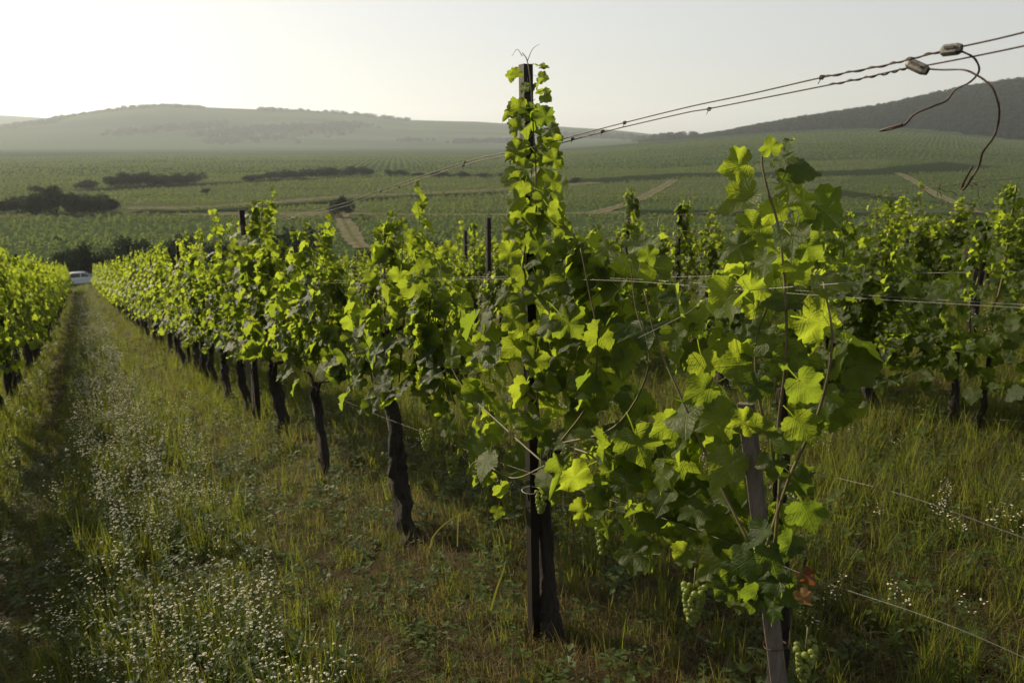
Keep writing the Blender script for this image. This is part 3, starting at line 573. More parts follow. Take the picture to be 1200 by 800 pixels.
# -- the other vines of the middle row, one by one; trunk points as seen in the photograph
TR = [([(484, 654), (477, 618), (470, 580), (466, 545), (464, 515), (454, 470), (444, 430)], 0.042, 'third vine of the middle row with thick bent trunk and bare forked arms'),
      ([(384, 566), (378, 520), (371, 475)], 0.032, 'fourth vine of the middle row with slender straight trunk'),
      ([(331, 532), (328, 490), (322, 450)], 0.050, 'fifth vine of the middle row with stout knobbly trunk'),
      ([(293, 497), (287, 465), (282, 432)], 0.040, 'sixth vine of the middle row with a close pair of trunks'),
      ([(268, 462), (264, 440), (262, 425)], 0.042, 'seventh vine of the middle row with root knob'),
      ([(253, 455), (249, 430), (247, 415)], 0.040, 'eighth vine of the middle row with slightly leaning trunk'),
      ([(235, 442), (231, 420), (228, 408)], 0.038, 'ninth vine of the middle row with thin leaning trunk')]
for k, (tp, r, lab) in enumerate(TR):
    rgk = np.random.default_rng(40 + k); b_ = pr(*tp[0]); g = terrain(b_[0], b_[1]); base = np.array([b_[0], b_[1], float(g)])
    v = vine_root(base, lab); mb = MB()
    pts = [base - UP * 0.05 - base] + [pr(*q) - base for q in tp]; pts[1] = np.array([0, 0, 0.02]); pts.append(pts[-1] + UP * 0.18)
    c = curve(pts, 5); t = np.linspace(0, 1, len(c)); c = c + rgk.normal(0, 0.006, c.shape) * (t[:, None] > 0.05) + np.outer(np.sin(t * 11 + k), Nn) * 0.009 + np.outer(np.cos(t * 8 + k * 2), D) * 0.008; mb.tube(c, r * (1.22 - 0.5 * t + 0.55 * np.exp(-t * 14) + 0.10 * np.sin(t * 17 + k)), 12, 0.34, k)
    e = c[-1]
    for sg in (-1, 1): mb.tube(curve([e - UP * 0.15, e + D * sg * 0.12 + UP * 0.02, e + D * sg * 0.4 + UP * (0.05 - SL * sg * 0.4)], 5), np.linspace(r * 0.5, r * 0.22, 11), 7, 0.2, 5)
    if k == 3: mb.tube(curve([np.array([0.03, 0.02, -0.03]), pr(296, 480) - base + Nn * 0.03, pr(293, 430) - base + Nn * 0.03], 6), np.linspace(0.036, 0.026, 13), 8, 0.3, 8)
    link('trunk', mb.mesh('trunk', M['bark']), v)
    canes, lv = gen_vine(rgk, 19 if k else 16, (0.094, 0.09, 0.088, 0.085, 0.085, 0.085, 0.085)[k], 0.76 if k else 0.85, (1.36, 1.50, 1.60, 1.66, 1.62, 1.6, 1.6)[k], 0.62 if k else 0.6, 0.10 if k else 0.05, [1, 3, 3, 4, 3, 3, 3][k], 0.26, 50, 0.056)
    if k == 0:
        lv += [(p - base, Rm, s_, ti) for (p, Rm, s_, ti) in listed_leaves(rgk, np.zeros(3), [(446, 300, 30, 250, 0.6), (452, 275, 24, 280, 0.9), (470, 262, 18, 280, 1.0), (458, 255, 16, 230, 0.8), (468, 325, 26, 250, 0.8), (452, 405, 26, 230, 1.0), (470, 405, 24, 300, 1.0), (455, 435, 22, 250, 0.9), (500, 320, 26, 240, 0.7)])]
    for (pp, n_, sz_) in {0: [([(452, 400), (450, 330), (452, 290), (465, 252)], 40, 22), ([(500, 400), (505, 350), (515, 330)], 12, 22)], 2: [([(385, 380), (372, 330), (362, 300), (350, 272)], 14, 16)],
                          3: [([(312, 400), (300, 330), (305, 270), (308, 234)], 62, 21), ([(292, 380), (288, 310), (284, 262)], 44, 20)], 4: [([(272, 380), (276, 320), (280, 290)], 16, 18)]}.get(k, []):
        c = curve([pr(*q, -0.05) - base for q in pp], 8); canes.append(c)
        for _ in range(n_):
            t_ = rgk.random(); q = c[int(t_ * (len(c) - 1))] + base; s0_ = sz_ * rgk.uniform(0.7, 1.2) * (1.15 - 0.5 * t_); sd__ = rgk.choice([-1, 1]); ax0 = np.array([sd__ * 0.8, -0.3, rgk.uniform(-0.7, 0.4)])
            sz__ = s0_ / F * q[1] * 0.85; Rm = frame(ax0 + rgk.normal(0, 0.3, 3), np.array([-0.4, -0.7, 0.4]) + rgk.normal(0, 0.4, 3)); lv.append((q - base + ax0 * sz__ * 0.8 * rgk.uniform(0.4, 1), Rm, sz__, float(np.clip(rgk.normal(0.75, 0.2), 0, 1))))
    link('canes', canes_mesh(canes), v); place_leaves(v, lv, rgk, 295)
    if k in (0, 2, 4): grape_bunch(v, np.array([0.1, -0.12, 0.72]), 0.12, rgk, 0.0075, 40)

# -- shared variants for the rest
TB = []; TC = []; TRK = []
for k in range(7):
    rgk = np.random.default_rng(100 + k); canes, lv = gen_vine(rgk, 20, 0.086, 0.72, 1.60, 0.56, 0.12, 3 + k % 3, 0.26, 90, 0.055)
    TB.append((merge_leaves('foliage', SH1, lv, M['leaf_far']), canes_mesh(canes)))
for k in range(6):
    rgk = np.random.default_rng(120 + k); canes, lv = gen_vine(rgk, 16, 0.100, 0.72, 1.60, 0.58, 0.12, 3 + k % 3, 0.26, 80)
    TC.append(merge_leaves('foliage', SH2, lv, M['leaf_far']))
for k in range(12):
    rgk = np.random.default_rng(140 + k); TRK.append(trunk_mesh(rgk, 0.74, rgk.uniform(0.036, 0.048), (rgk.normal(0, 0.05), rgk.normal(0, 0.05)), arms=k < 6))
def row_vine(s, X, k, label, zs=1.0, leaves_apart=False, seed=0):
    rgk = np.random.default_rng(seed + k * 7 + int(X * 10) + 500); b_ = ground(s, X); v = vine_root(b_, label)
    v.scale = (0.85, 0.85, zs) if X > 2 else (1, 1, zs)
    link('trunk', TRK[k % 6 + (6 if X > 2 else 0)], v)
    if leaves_apart:
        canes, lv = gen_vine(rgk, 13, 0.098, 0.46, 1.62, 0.62, 0.4, 3, 0.26, 150); link('canes', canes_mesh(canes), v)
        for _ in range(75):
            o_ = -Nn * rgk.uniform(0.05, 0.28) + D * rgk.normal(-0.1, 0.30); lv.append((o_ + UP * rgk.uniform(0.42, 0.95), frame(-UP + rgk.normal(0, 0.4, 3), -Nn * 0.7 + UP * 0.4 + rgk.normal(0, 0.35, 3)), 0.098 * rgk.uniform(0.6, 1.1), float(np.clip(rgk.normal(0.5, 0.25), 0, 1))))
        place_leaves(v, lv, rgk, 280)
    elif math.hypot(s, X) < 26:
        f_, c_ = TB[rgk.integers(len(TB))]; link('foliage', f_, v)['kind'] = 'stuff'; link('canes', c_, v)
    else: link('foliage', TC[rgk.integers(len(TC))], v)['kind'] = 'stuff'
    return v
ORD = ['first', 'second', 'third', 'fourth', 'fifth', 'sixth', 'seventh', 'eighth', 'ninth', 'tenth', 'eleventh', 'twelfth', 'thirteenth', 'fourteenth', 'fifteenth']
# middle row onwards
s = 11.2; k = 0
while s < 88:
    lab = f'{ORD[k]} vine in line beyond the nine nearest vines of the middle row' if k < 9 else 'small leafy vine far down the middle row, right of the flowery lane'
    row_vine(s, X0, k, lab, rng.uniform(0.95, 1.06) + 0.16 * min(1, s / 60)); s += rng.uniform(1.22, 1.42); k += 1
# row left of the lane
s = 2.0; k = -4
while s < 86:
    lab = 'near vine of the row left of the lane, beyond the left edge' if k < 0 else f'{ORD[k]} leafy vine in view of the row left of the flowery lane' if k < 9 else 'small leafy vine far down the row left of the flowery lane'
    row_vine(s, -1.06, k % 50, lab, rng.uniform(1.05, 1.24) + 0.12 * min(1, s / 60)); s += rng.uniform(1.25, 1.45); k += 1
s = 14; k = 0
while s < 50:
    row_vine(s, -3.4, k + 3, 'vine in the second row left of the flowery lane, mostly hidden by the first', rng.uniform(0.9, 1.0)); s += rng.uniform(1.3, 1.5); k += 1
# rows right of the middle row
for ri, (X, s0_, s1_, apart, zz) in enumerate([(4.7, 2.05, 30, 5, 0.76), (7.1, 2.2, 34, 0, 0.72), (9.4, 2.6, 34, 0, 0.70), (11.4, 3.0, 34, 0, 0.68)]):
    s = s0_; k = 0
    while s < s1_:
        nm = ['first', 'second', 'third', 'fourth'][ri]
        lab = f'{ORD[k]} vine from the right in the {nm} row behind the middle row' if k < (12, 9, 6, 5)[ri] else f'vine far along the {nm} row behind the middle row'
        row_vine(s, X, k, lab, zz * rng.uniform(0.92, 1.06), k < apart, ri * 1000); s += rng.uniform(1.25, 1.45); k += 1

# slim stakes standing by trunks of the middle row
def stake(p0, p1, r, label, off=0.03, m='wood'):
    a = pr(*p0, off); b_ = pr(*p1, off); b_ = b_ + (b_ - a) * 0.06; mb = MB(); q = np.linspace(0, 1, 6)[:, None]; mb.tube(b_ + (a - b_) * q, np.linspace(r * 1.05, r * 0.95, 6), 7, 0.08, 3)
    o = link('wooden_stake', mb.mesh('wooden_stake', M[m], False, off=b_)); o.location = b_
    tag(o, label, 'stake', 'stakes beside the vine trunks')
stake((435, 368), (484, 640), 0.020, 'grey round stake leaning behind the third vine trunk', 0.05)
stake((366, 455), (385, 566), 0.024, 'grey round stake leaning against the fourth vine trunk', 0.03)
stake((290, 425), (301, 494), 0.022, 'dark stake between the paired trunks of the sixth vine', 0.06)
stake((205, 380), (214, 425), 0.022, 'short dark stake in the middle row before the small post', 0.03)

# ------------------------------------------------------------------ trellis posts
PG = 'dark trellis posts'
def post(s, X, top_z, w, label, top_at=None):
    g = ground(s, X); h = top_z - g[2] + 0.3; b0 = g - UP * 0.3; mb = MB(); t = w * 0.09
    o = tag(empty('trellis_post', b0), label, 'post', PG)
    if top_at is not None: o.rotation_euler = Vector(top_at - b0).to_track_quat('Z', 'Y').to_euler(); o.rotation_euler = (Vector((0, 0, 1)).rotation_difference(Vector(top_at - b0))).to_euler()
    # open steel channel: web and two flanges with lips
    rot = np.column_stack([D, Nn, UP])
    prof = np.array([(-0.5, -0.5), (0.5, -0.5), (0.5, -0.22), (0.5 - 0.1, -0.22), (0.5 - 0.1, -0.40), (-0.38, -0.40), (-0.38, 0.40), (0.4, 0.40), (0.4, 0.22), (0.5, 0.22), (0.5, 0.5), (-0.5, 0.5)]) * w
    n = len(prof); V = [];
    for z in np.linspace(0, h, 5): V += [prof_[0] * D + prof_[1] * Nn + UP * z for prof_ in prof]
    V = np.array(V); i = np.arange(4)[:, None] * n; j = np.arange(n)[None]; j2 = (j + 1) % n
    Q = np.stack([i + j, i + j2, i + n + j2, i + n + j], -1).reshape(-1, 4)
    tq = 4 * n; caps = [[tq + a, tq + b_, tq + c, tq + d_] for a, b_, c, d_ in ((0, 1, 4, 5), (1, 2, 3, 4), (0, 5, 6, 11), (6, 7, 10, 11), (7, 8, 9, 10))]
    mb.add(V, Q); mb.Q.append(np.array(caps)); link('post_channel', mb.mesh('post_channel', M['post'], False), o)
    for z in np.arange(h - 0.12, 0.8, -0.28):
        mb = MB(); mb.box(np.array(-Nn * w * 0.53 + UP * z), (w * 0.35, 0.006, 0.03), rot); link('wire_hook', mb.mesh('wire_hook', M['post'], False), o)
    return o
tp = pr(616, 75); post(S0, X0, tp[2], 0.035, 'tall dark steel post in the foreground wrapped by a climbing shoot', tp)
for px_, py_, lab in ((283, 246, 'dark steel post rising from the middle row among tall shoots, left of the nearest'), (208, 288, 'small dark post of the middle row left of the shoot covered one')):
    q = pr(px_, py_); post(sof(q), X0, q[2], 0.048, lab)
for s_ in (18.6, 24.0, 29.4, 35.0, 40.5): post(s_, X0, ground(s_, X0)[2] + 2.0, 0.045, 'dark post far down the middle row almost sunk in leaves')
for (px_, py_, X, w, lab) in ((572, 255, 4.7, 0.055, 'slim dark post left of the tall foreground post, in the row behind'), (545, 270, 7.1, 0.06, 'dark post with pale leaves just left of the slim dark post'),
                              (1156, 262, 7.1, 0.06, 'short rusty brown post near the right edge'), (736, 236, 7.1, 0.05, 'post hidden in a tall leafy pillar right of the tall foreground post'),
                              (797, 240, 7.1, 0.05, 'post under a narrow leafy pillar left of the nearest vine'), (1046, 292, 9.0, 0.05, 'thin dark post half hidden in leaves at right of the nearest vine'),
                              (1135, 290, 9.0, 0.05, 'thin dark post half hidden left of the rusty post')):
    q = onrow(px_, py_, X); post(sof(q), X, q[2], w, lab)
for s_, lab in ((13.0, 'dark post topped above leaves in the row left of the lane'), (18.6, 'smaller dark post behind the first in the left row'), (24.2, 'smallest dark post far down the left row')):
    post(s_, -1.06, ground(s_, -1.06)[2] + 2.4, 0.05, lab)

# leafy shoots climbing these back posts: parts of extra vines
def pillar(px_, y0, y1, X, label, n=70, size=0.085, wid=0.09):
    a = onrow(px_, y1, X); s_ = sof(a); base = ground(s_, X); v = vine_root(base, label); rgk = np.random.default_rng(int(px_)); t0 = onrow(px_, y0, X)[2] - base[2]; t1 = a[2] - base[2]
    lv = []
    for k in range(n):
        z = rgk.uniform(t1, t0); an = rgk.uniform(0, 6.28); o_ = np.array([math.cos(an), math.sin(an), 0]); wz = wid * (0.35 + 0.65 * (t0 - z) / max(0.1, t0 - t1))
        lv.append((o_ * wz * rgk.uniform(0.3, 1) + UP * z + (D * 0.02), frame(o_ * 0.4 - UP + rgk.normal(0, 0.3, 3), o_ + UP * 0.5 + rgk.normal(0, 0.3, 3)), size * rgk.uniform(0.6, 1.1), float(np.clip(rgk.normal(0.6, 0.2), 0, 1))))
    mb = MB(); mb.tube(curve([UP * 0.6, UP * (t1 * 0.8) + D * 0.03, UP * t1, UP * t0], 4), 0.006, 5, 0.1, 1); link('cane', mb.mesh('cane', M['cane']), v)
    tk = link('trunk', TRK[int(px_) % 6 + 6], v)
    if px_ > 1100:
        tk.scale = (0.55, 0.55, 0.72)
        for k in range(60): lv.append((D * rgk.normal(0, 0.25) - Nn * rgk.uniform(0, 0.25) + UP * rgk.uniform(0.32, t1), frame(-UP + rgk.normal(0, 0.4, 3), -Nn * 0.7 + UP * 0.4 + rgk.normal(0, 0.35, 3)), 0.08 * rgk.uniform(0.7, 1.2), float(np.clip(rgk.normal(0.5, 0.25), 0, 1))))
    for (p, Rm, sz, ti) in lv: leaf_object(v, p, Rm, sz, ti, rgk); budget['leaf'] += 1
pillar(738, 222, 330, 7.1, 'tallest leafy pillar of shoots behind and right of the tall post', 110, 0.10, 0.22)
pillar(797, 238, 320, 7.1, 'narrow leafy pillar of shoots, second right of the tall post', 90, 0.10, 0.17)
pillar(806, 232, 250, 7.1, 'thin arching shoot beside the narrow leafy pillar', 10, 0.08, 0.1)
pillar(592, 258, 330, 4.7, 'thin leafy shoots just right of the slim dark post', 14, 0.07, 0.08)
pillar(556, 262, 330, 4.7, 'yellow green shoots climbing left of the slim dark post', 50, 0.08, 0.12)
pillar(541, 256, 330, 7.1, 'pale leaved shoots left of the slim dark post', 34, 0.09, 0.14)
pillar(1148, 256, 320, 4.7, 'low leafy pillar left of the rusty post', 40, 0.06, 0.10)
pillar(1174, 216, 330, 4.7, 'tall pale tipped shoot at the right edge past the rusty post', 60, 0.055, 0.12)
pillar(700, 262, 330, 4.7, 'loose upright shoots between the tall post and the tallest pillar', 40, 0.08, 0.16)
pillar(985, 246, 330, 4.7, 'upright shoots just behind the nearest vine', 50, 0.08, 0.2)

# ------------------------------------------------------------------ wires
WG = 'trellis wires'
def wire(name, pts, r, m, label, twist=None):
    c = curve(pts, 8); base = c[-1].copy(); o = tag(empty(name, base), label, 'wire', WG); mb = MB(); mb.tube(c - base, r, 5); link('wire_strand', mb.mesh('wire_strand', M[m]), o)
    return o, base
def knot(o, base, p, r=0.004, seed=0):
    g = np.random.default_rng(seed); mb = MB(); th = np.linspace(0, 7, 22)
    mb.tube([p - base + D * (t - 3.5) * 0.0016 + (Nn * math.cos(t * 2) + UP * math.sin(t * 2)) * r for t in th], 0.0013, 4)
    mb.tube([p - base, p - base - UP * 0.012 + D * 0.008], 0.001, 4); link('wire_knot', mb.mesh('wire_knot', M['rust']), o)
def twisted(o, base, pa, r=0.0021):
    c = curve(pa, 20) - base; n = len(c)
    ph = np.linspace(0, 12 * math.pi, n); mb = MB(); mb.tube(c + (Nn[None] * np.cos(ph)[:, None] + UP[None] * np.sin(ph)[:, None]) * r, 0.0015, 5); link('twisted_end', mb.mesh('twisted_end', M['rust']), o)
U = [(1420, -20), (1200, 38), (1126, 55), (1104, 60), (1040, 76), (963, 91), (880, 110), (800, 127), (700, 152), (618, 174), (545, 190), (440, 225), (400, 239), (352, 251), (288, 262)]
Lw = [(1420, 4), (1200, 54), (1085, 77), (1062, 80), (1010, 92), (970, 100), (833, 127), (800, 133), (706, 155), (618, 178), (543, 194), (440, 229), (400, 243), (352, 254), (288, 265)]
o1, b1 = wire('trellis_wire', [pr(x, y, -0.03) for x, y in U], 0.0016, 'rust', 'upper of the two rusty top wires crossing the sky')
o2, b2 = wire('trellis_wire', [pr(x, y, 0.03) for x, y in Lw], 0.0016, 'rust', 'lower of the two rusty top wires crossing the sky')
twisted(o1, b1, [pr(x, y, -0.03) for x, y in ((963, 91), (1000, 84), (1040, 76), (1070, 68), (1104, 60))]); twisted(o2, b2, [pr(x, y, 0.03) for x, y in ((970, 100), (1010, 92), (1040, 86), (1062, 80))])
for k, (x, y) in enumerate(((963, 91), (732, 144), (545, 190), (446, 224))): knot(o1, b1, pr(x, y, -0.03), seed=k)
for k, (x, y) in enumerate(((831, 128), (706, 154), (671, 163), (543, 194), (468, 219))): knot(o2, b2, pr(x, y, 0.03), seed=k)
def connector(p0, p1, off, label, hgt):
    a = pr(*p0, off); b_ = pr(*p1, off); c = (a + b_) / 2; ax = (b_ - a); Ln = np.linalg.norm(ax); ax /= Ln; sd_ = np.cross(ax, UP); sd_ /= np.linalg.norm(sd_); u = np.cross(sd_, ax)
    o = tag(empty('wire_tensioner', c), label, 'wire tensioner', 'cast wire tensioners'); mb = MB(); V = []
    for t, k in ((-0.5, 0.62), (-0.36, 1.0), (0.30, 1.0), (0.5, 0.72)):
        for q in range(8):
            an = math.pi / 8 + q * math.pi / 4; V.append(ax * t * Ln + (sd_ * math.cos(an) * 0.62 + u * math.sin(an)) * hgt * 0.5 * k)
    V = np.array(V); i = np.arange(3)[:, None] * 8; j = np.arange(8)[None]; j2 = (j + 1) % 8
    V = np.vstack([V, ax * -0.5 * Ln, ax * 0.5 * Ln]); T = [[32, (k + 1) % 8, k] for k in range(8)] + [[33, 24 + k, 24 + (k + 1) % 8] for k in range(8)]
    mb.add(V, np.stack([i + j, i + j2, i + 8 + j2, i + 8 + j], -1).reshape(-1, 4), T); link('housing', mb.mesh('housing', M['zinc'], False), o)
    mb = MB(); mb.box(u * hgt * 0.18 - sd_ * 0.0 + sd_ * hgt * 0.33, (Ln * 0.5, 0.002, hgt * 0.2), np.column_stack([ax, sd_, u])); link('release_slot', mb.mesh('release_slot', M['post'], False), o)
    return o
connector((1103, 60), (1127, 57), -0.035, 'grey cast tensioner on the upper rusty wire', 0.021)
connector((1063, 73), (1087, 84), 0.025, 'grey cast tensioner on the lower rusty wire', 0.021)
def tail(pts, off, label):
    P_ = [pr(x, y, off + o_) for (x, y, o_) in pts]; c = curve(P_, 8); base = c[0].copy(); mb = MB(); mb.tube(c - base, np.linspace(0.0017, 0.0020, len(c)), 6, 0.15, 2); o = link('wire_tail', mb.mesh('wire_tail', M['rust'])); o.location = base
    tag(o, label, 'wire', WG)
tail([(1126, 60, 0), (1140, 67, 0.01), (1147, 78, 0.03), (1145, 88, 0.05), (1134, 98, 0.06), (1120, 105, 0.07), (1109, 118, 0.07), (1095, 124, 0.06), (1072, 134, 0.05), (1060, 146, 0.05), (1046, 151, 0.04), (1031, 153.5, 0.04), (1045, 149, 0.03), (1058, 145.5, 0.03)], -0.035, 'loose rusty wire end curling left below the upper tensioner')
tail([(1086, 81, 0), (1105, 82, 0), (1128, 82, -0.02), (1142, 87, -0.03), (1155, 95, -0.03), (1165, 107, -0.03), (1171, 128, -0.02), (1169, 148, 0), (1163, 163, 0), (1152, 178, 0.01), (1147, 195, 0.02), (1138, 210, 0.02), (1129, 222, 0.02), (1128, 217, 0.02), (1140, 194, 0.01)], 0.025, 'long loose rusty wire end hanging down from the lower tensioner')
SW = 0.0006
wire('trellis_wire', [pr(x, y, -0.035) for x, y in ((1500, 380), (1200, 361), (1000, 349), (850, 338), (727, 329), (620, 327), (550, 327), (430, 331), (288, 333))], SW, 'wire', 'pale middle wire, the lower strand of the crossing pair')
wire('trellis_wire', [pr(x, y, 0.03) for x, y in ((1500, 374), (1200, 357), (1000, 345), (850, 334), (740, 327), (620, 324), (550, 325), (430, 328), (288, 331))], SW, 'wire', 'pale middle wire, the upper strand of the crossing pair')
wire('trellis_wire', [pr(x, y, 0.0) for x, y in ((1500, 735), (1200, 630), (1060, 580), (930, 546), (737, 489), (683, 472), (500, 433), (340, 396))], SW, 'wire', 'thin grey wire slanting down behind the weathered stake')
wire('trellis_wire', [pr(x, y, -0.02) for x, y in ((1500, 915), (1200, 770), (1080, 720), (950, 676), (800, 615), (570, 536), (500, 508), (445, 487), (403, 469), (340, 440))], SW, 'wire', 'lowest pale wire running past the third vine trunk')
wire('trellis_wire', [pr(x, y, -0.06) for x, y in ((1010, 330), (845, 345), (800, 370), (740, 400))], 0.0009, 'wire', 'short thin slack wire behind the nearest vine')
def rp(x, y): return onrow(x, y, 4.7)
for pts, r, m_, lab in (([(1500, 178), (1200, 208), (1130, 215), (1000, 233), (900, 245), (760, 256), (580, 283), (520, 290)], 0.0022, 'rust', 'rusty wire hung with dry tendrils at the right'),
                        ([(1500, 232), (1200, 242), (1000, 256), (800, 271), (580, 292)], 0.0018, 'rust', 'thin dark wire below the tendril hung one'),
                        ([(1500, 315), (1200, 318), (1080, 320), (900, 322), (580, 330)], 0.0018, 'wire', 'pale wire among the right hand leaves'),
                        ([(1500, 402), (1200, 398), (1100, 395), (1000, 391), (900, 388)], 0.0018, 'wire', 'upper of two thin wires near the right edge trunks'),
                        ([(1500, 420), (1200, 412), (1100, 410), (1000, 407), (900, 402)], 0.0018, 'wire', 'lower of two thin wires near the right edge trunks'),
                        ([(1500, 520), (1200, 494), (1100, 486), (960, 476), (900, 470)], 0.0018, 'wire', 'low thin wire over the grass at right')):
    o_, b_ = wire('trellis_wire', [rp(x, y) for x, y in pts], r, m_, lab)
    if 'tendrils' in lab:
        g = np.random.default_rng(5)
        for k in range(26):
            x = g.uniform(1020, 1190) if k < 22 else g.uniform(930, 1020); y = 208 + (1200 - x) * 0.125; p = rp(x, y) - b_; mb = MB(); q = [p]
            L_ = g.uniform(0.02, 0.06) if k % 7 else 0.14
            dd = np.array([g.normal(0, 0.6), g.normal(0, 0.6), -0.6 if g.random() < 0.7 else 0.5])
            for a in range(5): dd = dd + g.normal(0, 0.5, 3); q.append(q[-1] + dd / np.linalg.norm(dd) * L_ / 5)
            mb.tube(curve(q, 3), 0.0018, 4); link('dry_tendril', mb.mesh('dry_tendril', M['rust']), o_)
for X, lab in ((-1.06, 'wire of the row left of the lane'),):
    for k, h in enumerate((0.65, 1.25, 1.8)):
        pts = [ground(s_, X) + UP * h for s_ in (7, 13, 18.6, 24.2, 35, 50, 70, 86)]; wire('trellis_wire', pts, 0.0015, 'wire', ('lowest ', 'middle ', 'topmost ')[k] + lab)

# pale string tied round the tall post, small tag left out of reach of the leaves
q = pr(622, 574, -0.03); mb = MB(); mb.tube([q + D * math.cos(t) * 0.033 + Nn * math.sin(t) * 0.033 for t in np.linspace(0, 6.3, 16)], 0.0012, 4, cap=False)
o = link('string_loop', mb.mesh('string_loop', M['string'], off=q)); o.location = q; tag(o, 'pale string tied round the tall dark post below the leaves', 'string')

# ------------------------------------------------------------------ instanced ground cover (stuff)
def blade(rg, h, w, lean, seg=3, az=None):
    a = rg.uniform(0, 6.283) if az is None else az; dx, dy = math.cos(a), math.sin(a); px_, py_ = -dy, dx; V = []
    for k in range(seg + 1):
        t = k / seg; r = lean * t ** 1.8; z = h * (t - 0.25 * lean / max(h, 1e-3) * t * t * 0.8); ww = w * (1 - t ** 1.5)
        c = (dx * r, dy * r, z)
        V += [(c[0] - px_ * ww, c[1] - py_ * ww, z), (c[0] + px_ * ww, c[1] + py_ * ww, z)] if k < seg else [(c[0], c[1], z)]
    Q = [[2 * k, 2 * k + 1, 2 * k + 3, 2 * k + 2] for k in range(seg - 1)]; T = [[2 * (seg - 1), 2 * (seg - 1) + 1, 2 * seg]]
    return np.array(V), Q, T
def tuft(name, n, hr, w, lean, spread, tint, m, seed, seg=3):
    rg = np.random.default_rng(seed); mb = MB(); tn = []
    for _ in range(n):
        V, Q, T = blade(rg, rg.uniform(*hr), w * rg.uniform(0.7, 1.3), rg.uniform(*lean), seg); a = rg.uniform(0, 6.28); r = spread * math.sqrt(rg.random())
        mb.add(V + np.array([math.cos(a) * r, math.sin(a) * r, -0.01]), Q, T); tn += [float(np.clip(rg.normal(*tint), 0, 1))] * len(V)
    me = mb.mesh(name, m, True); at = me.attributes.new('tint', 'FLOAT', 'POINT'); at.data.foreach_set('value', np.array(tn, np.float32)); return me
def thatch(name, n, seed, tint=(0.9, 0.1)):
    rg = np.random.default_rng(seed); mb = MB(); tn = []
    for _ in range(n):
        a = rg.uniform(0, 6.28); L_ = rg.uniform(0.05, 0.16); p = np.array([*rg.normal(0, 0.06, 2), rg.uniform(0.0, 0.035)]); d = np.array([math.cos(a), math.sin(a), rg.normal(0, 0.18)]); w = np.array([-d[1], d[0], 0]) * 0.0013
        mdl = p + d * L_ / 2 + UP * rg.uniform(0, 0.02)
        mb.add(np.array([p - w, p + w, mdl + w, mdl - w, p + d * L_]), [[0, 1, 2, 3]], [[3, 2, 4]]); tn += [float(np.clip(rg.normal(*tint), 0, 1))] * 5
    me = mb.mesh(name, M['grass'], False); at = me.attributes.new('tint', 'FLOAT', 'POINT'); at.data.foreach_set('value', np.array(tn, np.float32)); return me
def weed(name, seed, h=0.12, n=16):
    rg = np.random.default_rng(seed); mb = MB(); tn = []
    for _ in range(n):
        a = rg.uniform(0, 6.28); z = h * rg.random(); r = rg.uniform(0.01, 0.06); L_ = rg.uniform(0.02, 0.05); d = np.array([math.cos(a), math.sin(a), rg.uniform(-0.2, 0.6)]); d /= np.linalg.norm(d); sd_ = np.array([-math.sin(a), math.cos(a), 0]) * L_ * 0.32
        p = np.array([math.cos(a) * r * 0.3, math.sin(a) * r * 0.3, z]); mb.add(np.array([p, p + d * L_ * 0.5 + sd_, p + d * L_ - UP * 0.006, p + d * L_ * 0.5 - sd_]), [[0, 1, 2, 3]]); tn += [rg.random()] * 4
    me = mb.mesh(name, M['weed'], False); at = me.attributes.new('tint', 'FLOAT', 'POINT'); at.data.foreach_set('value', np.array(tn, np.float32)); return me
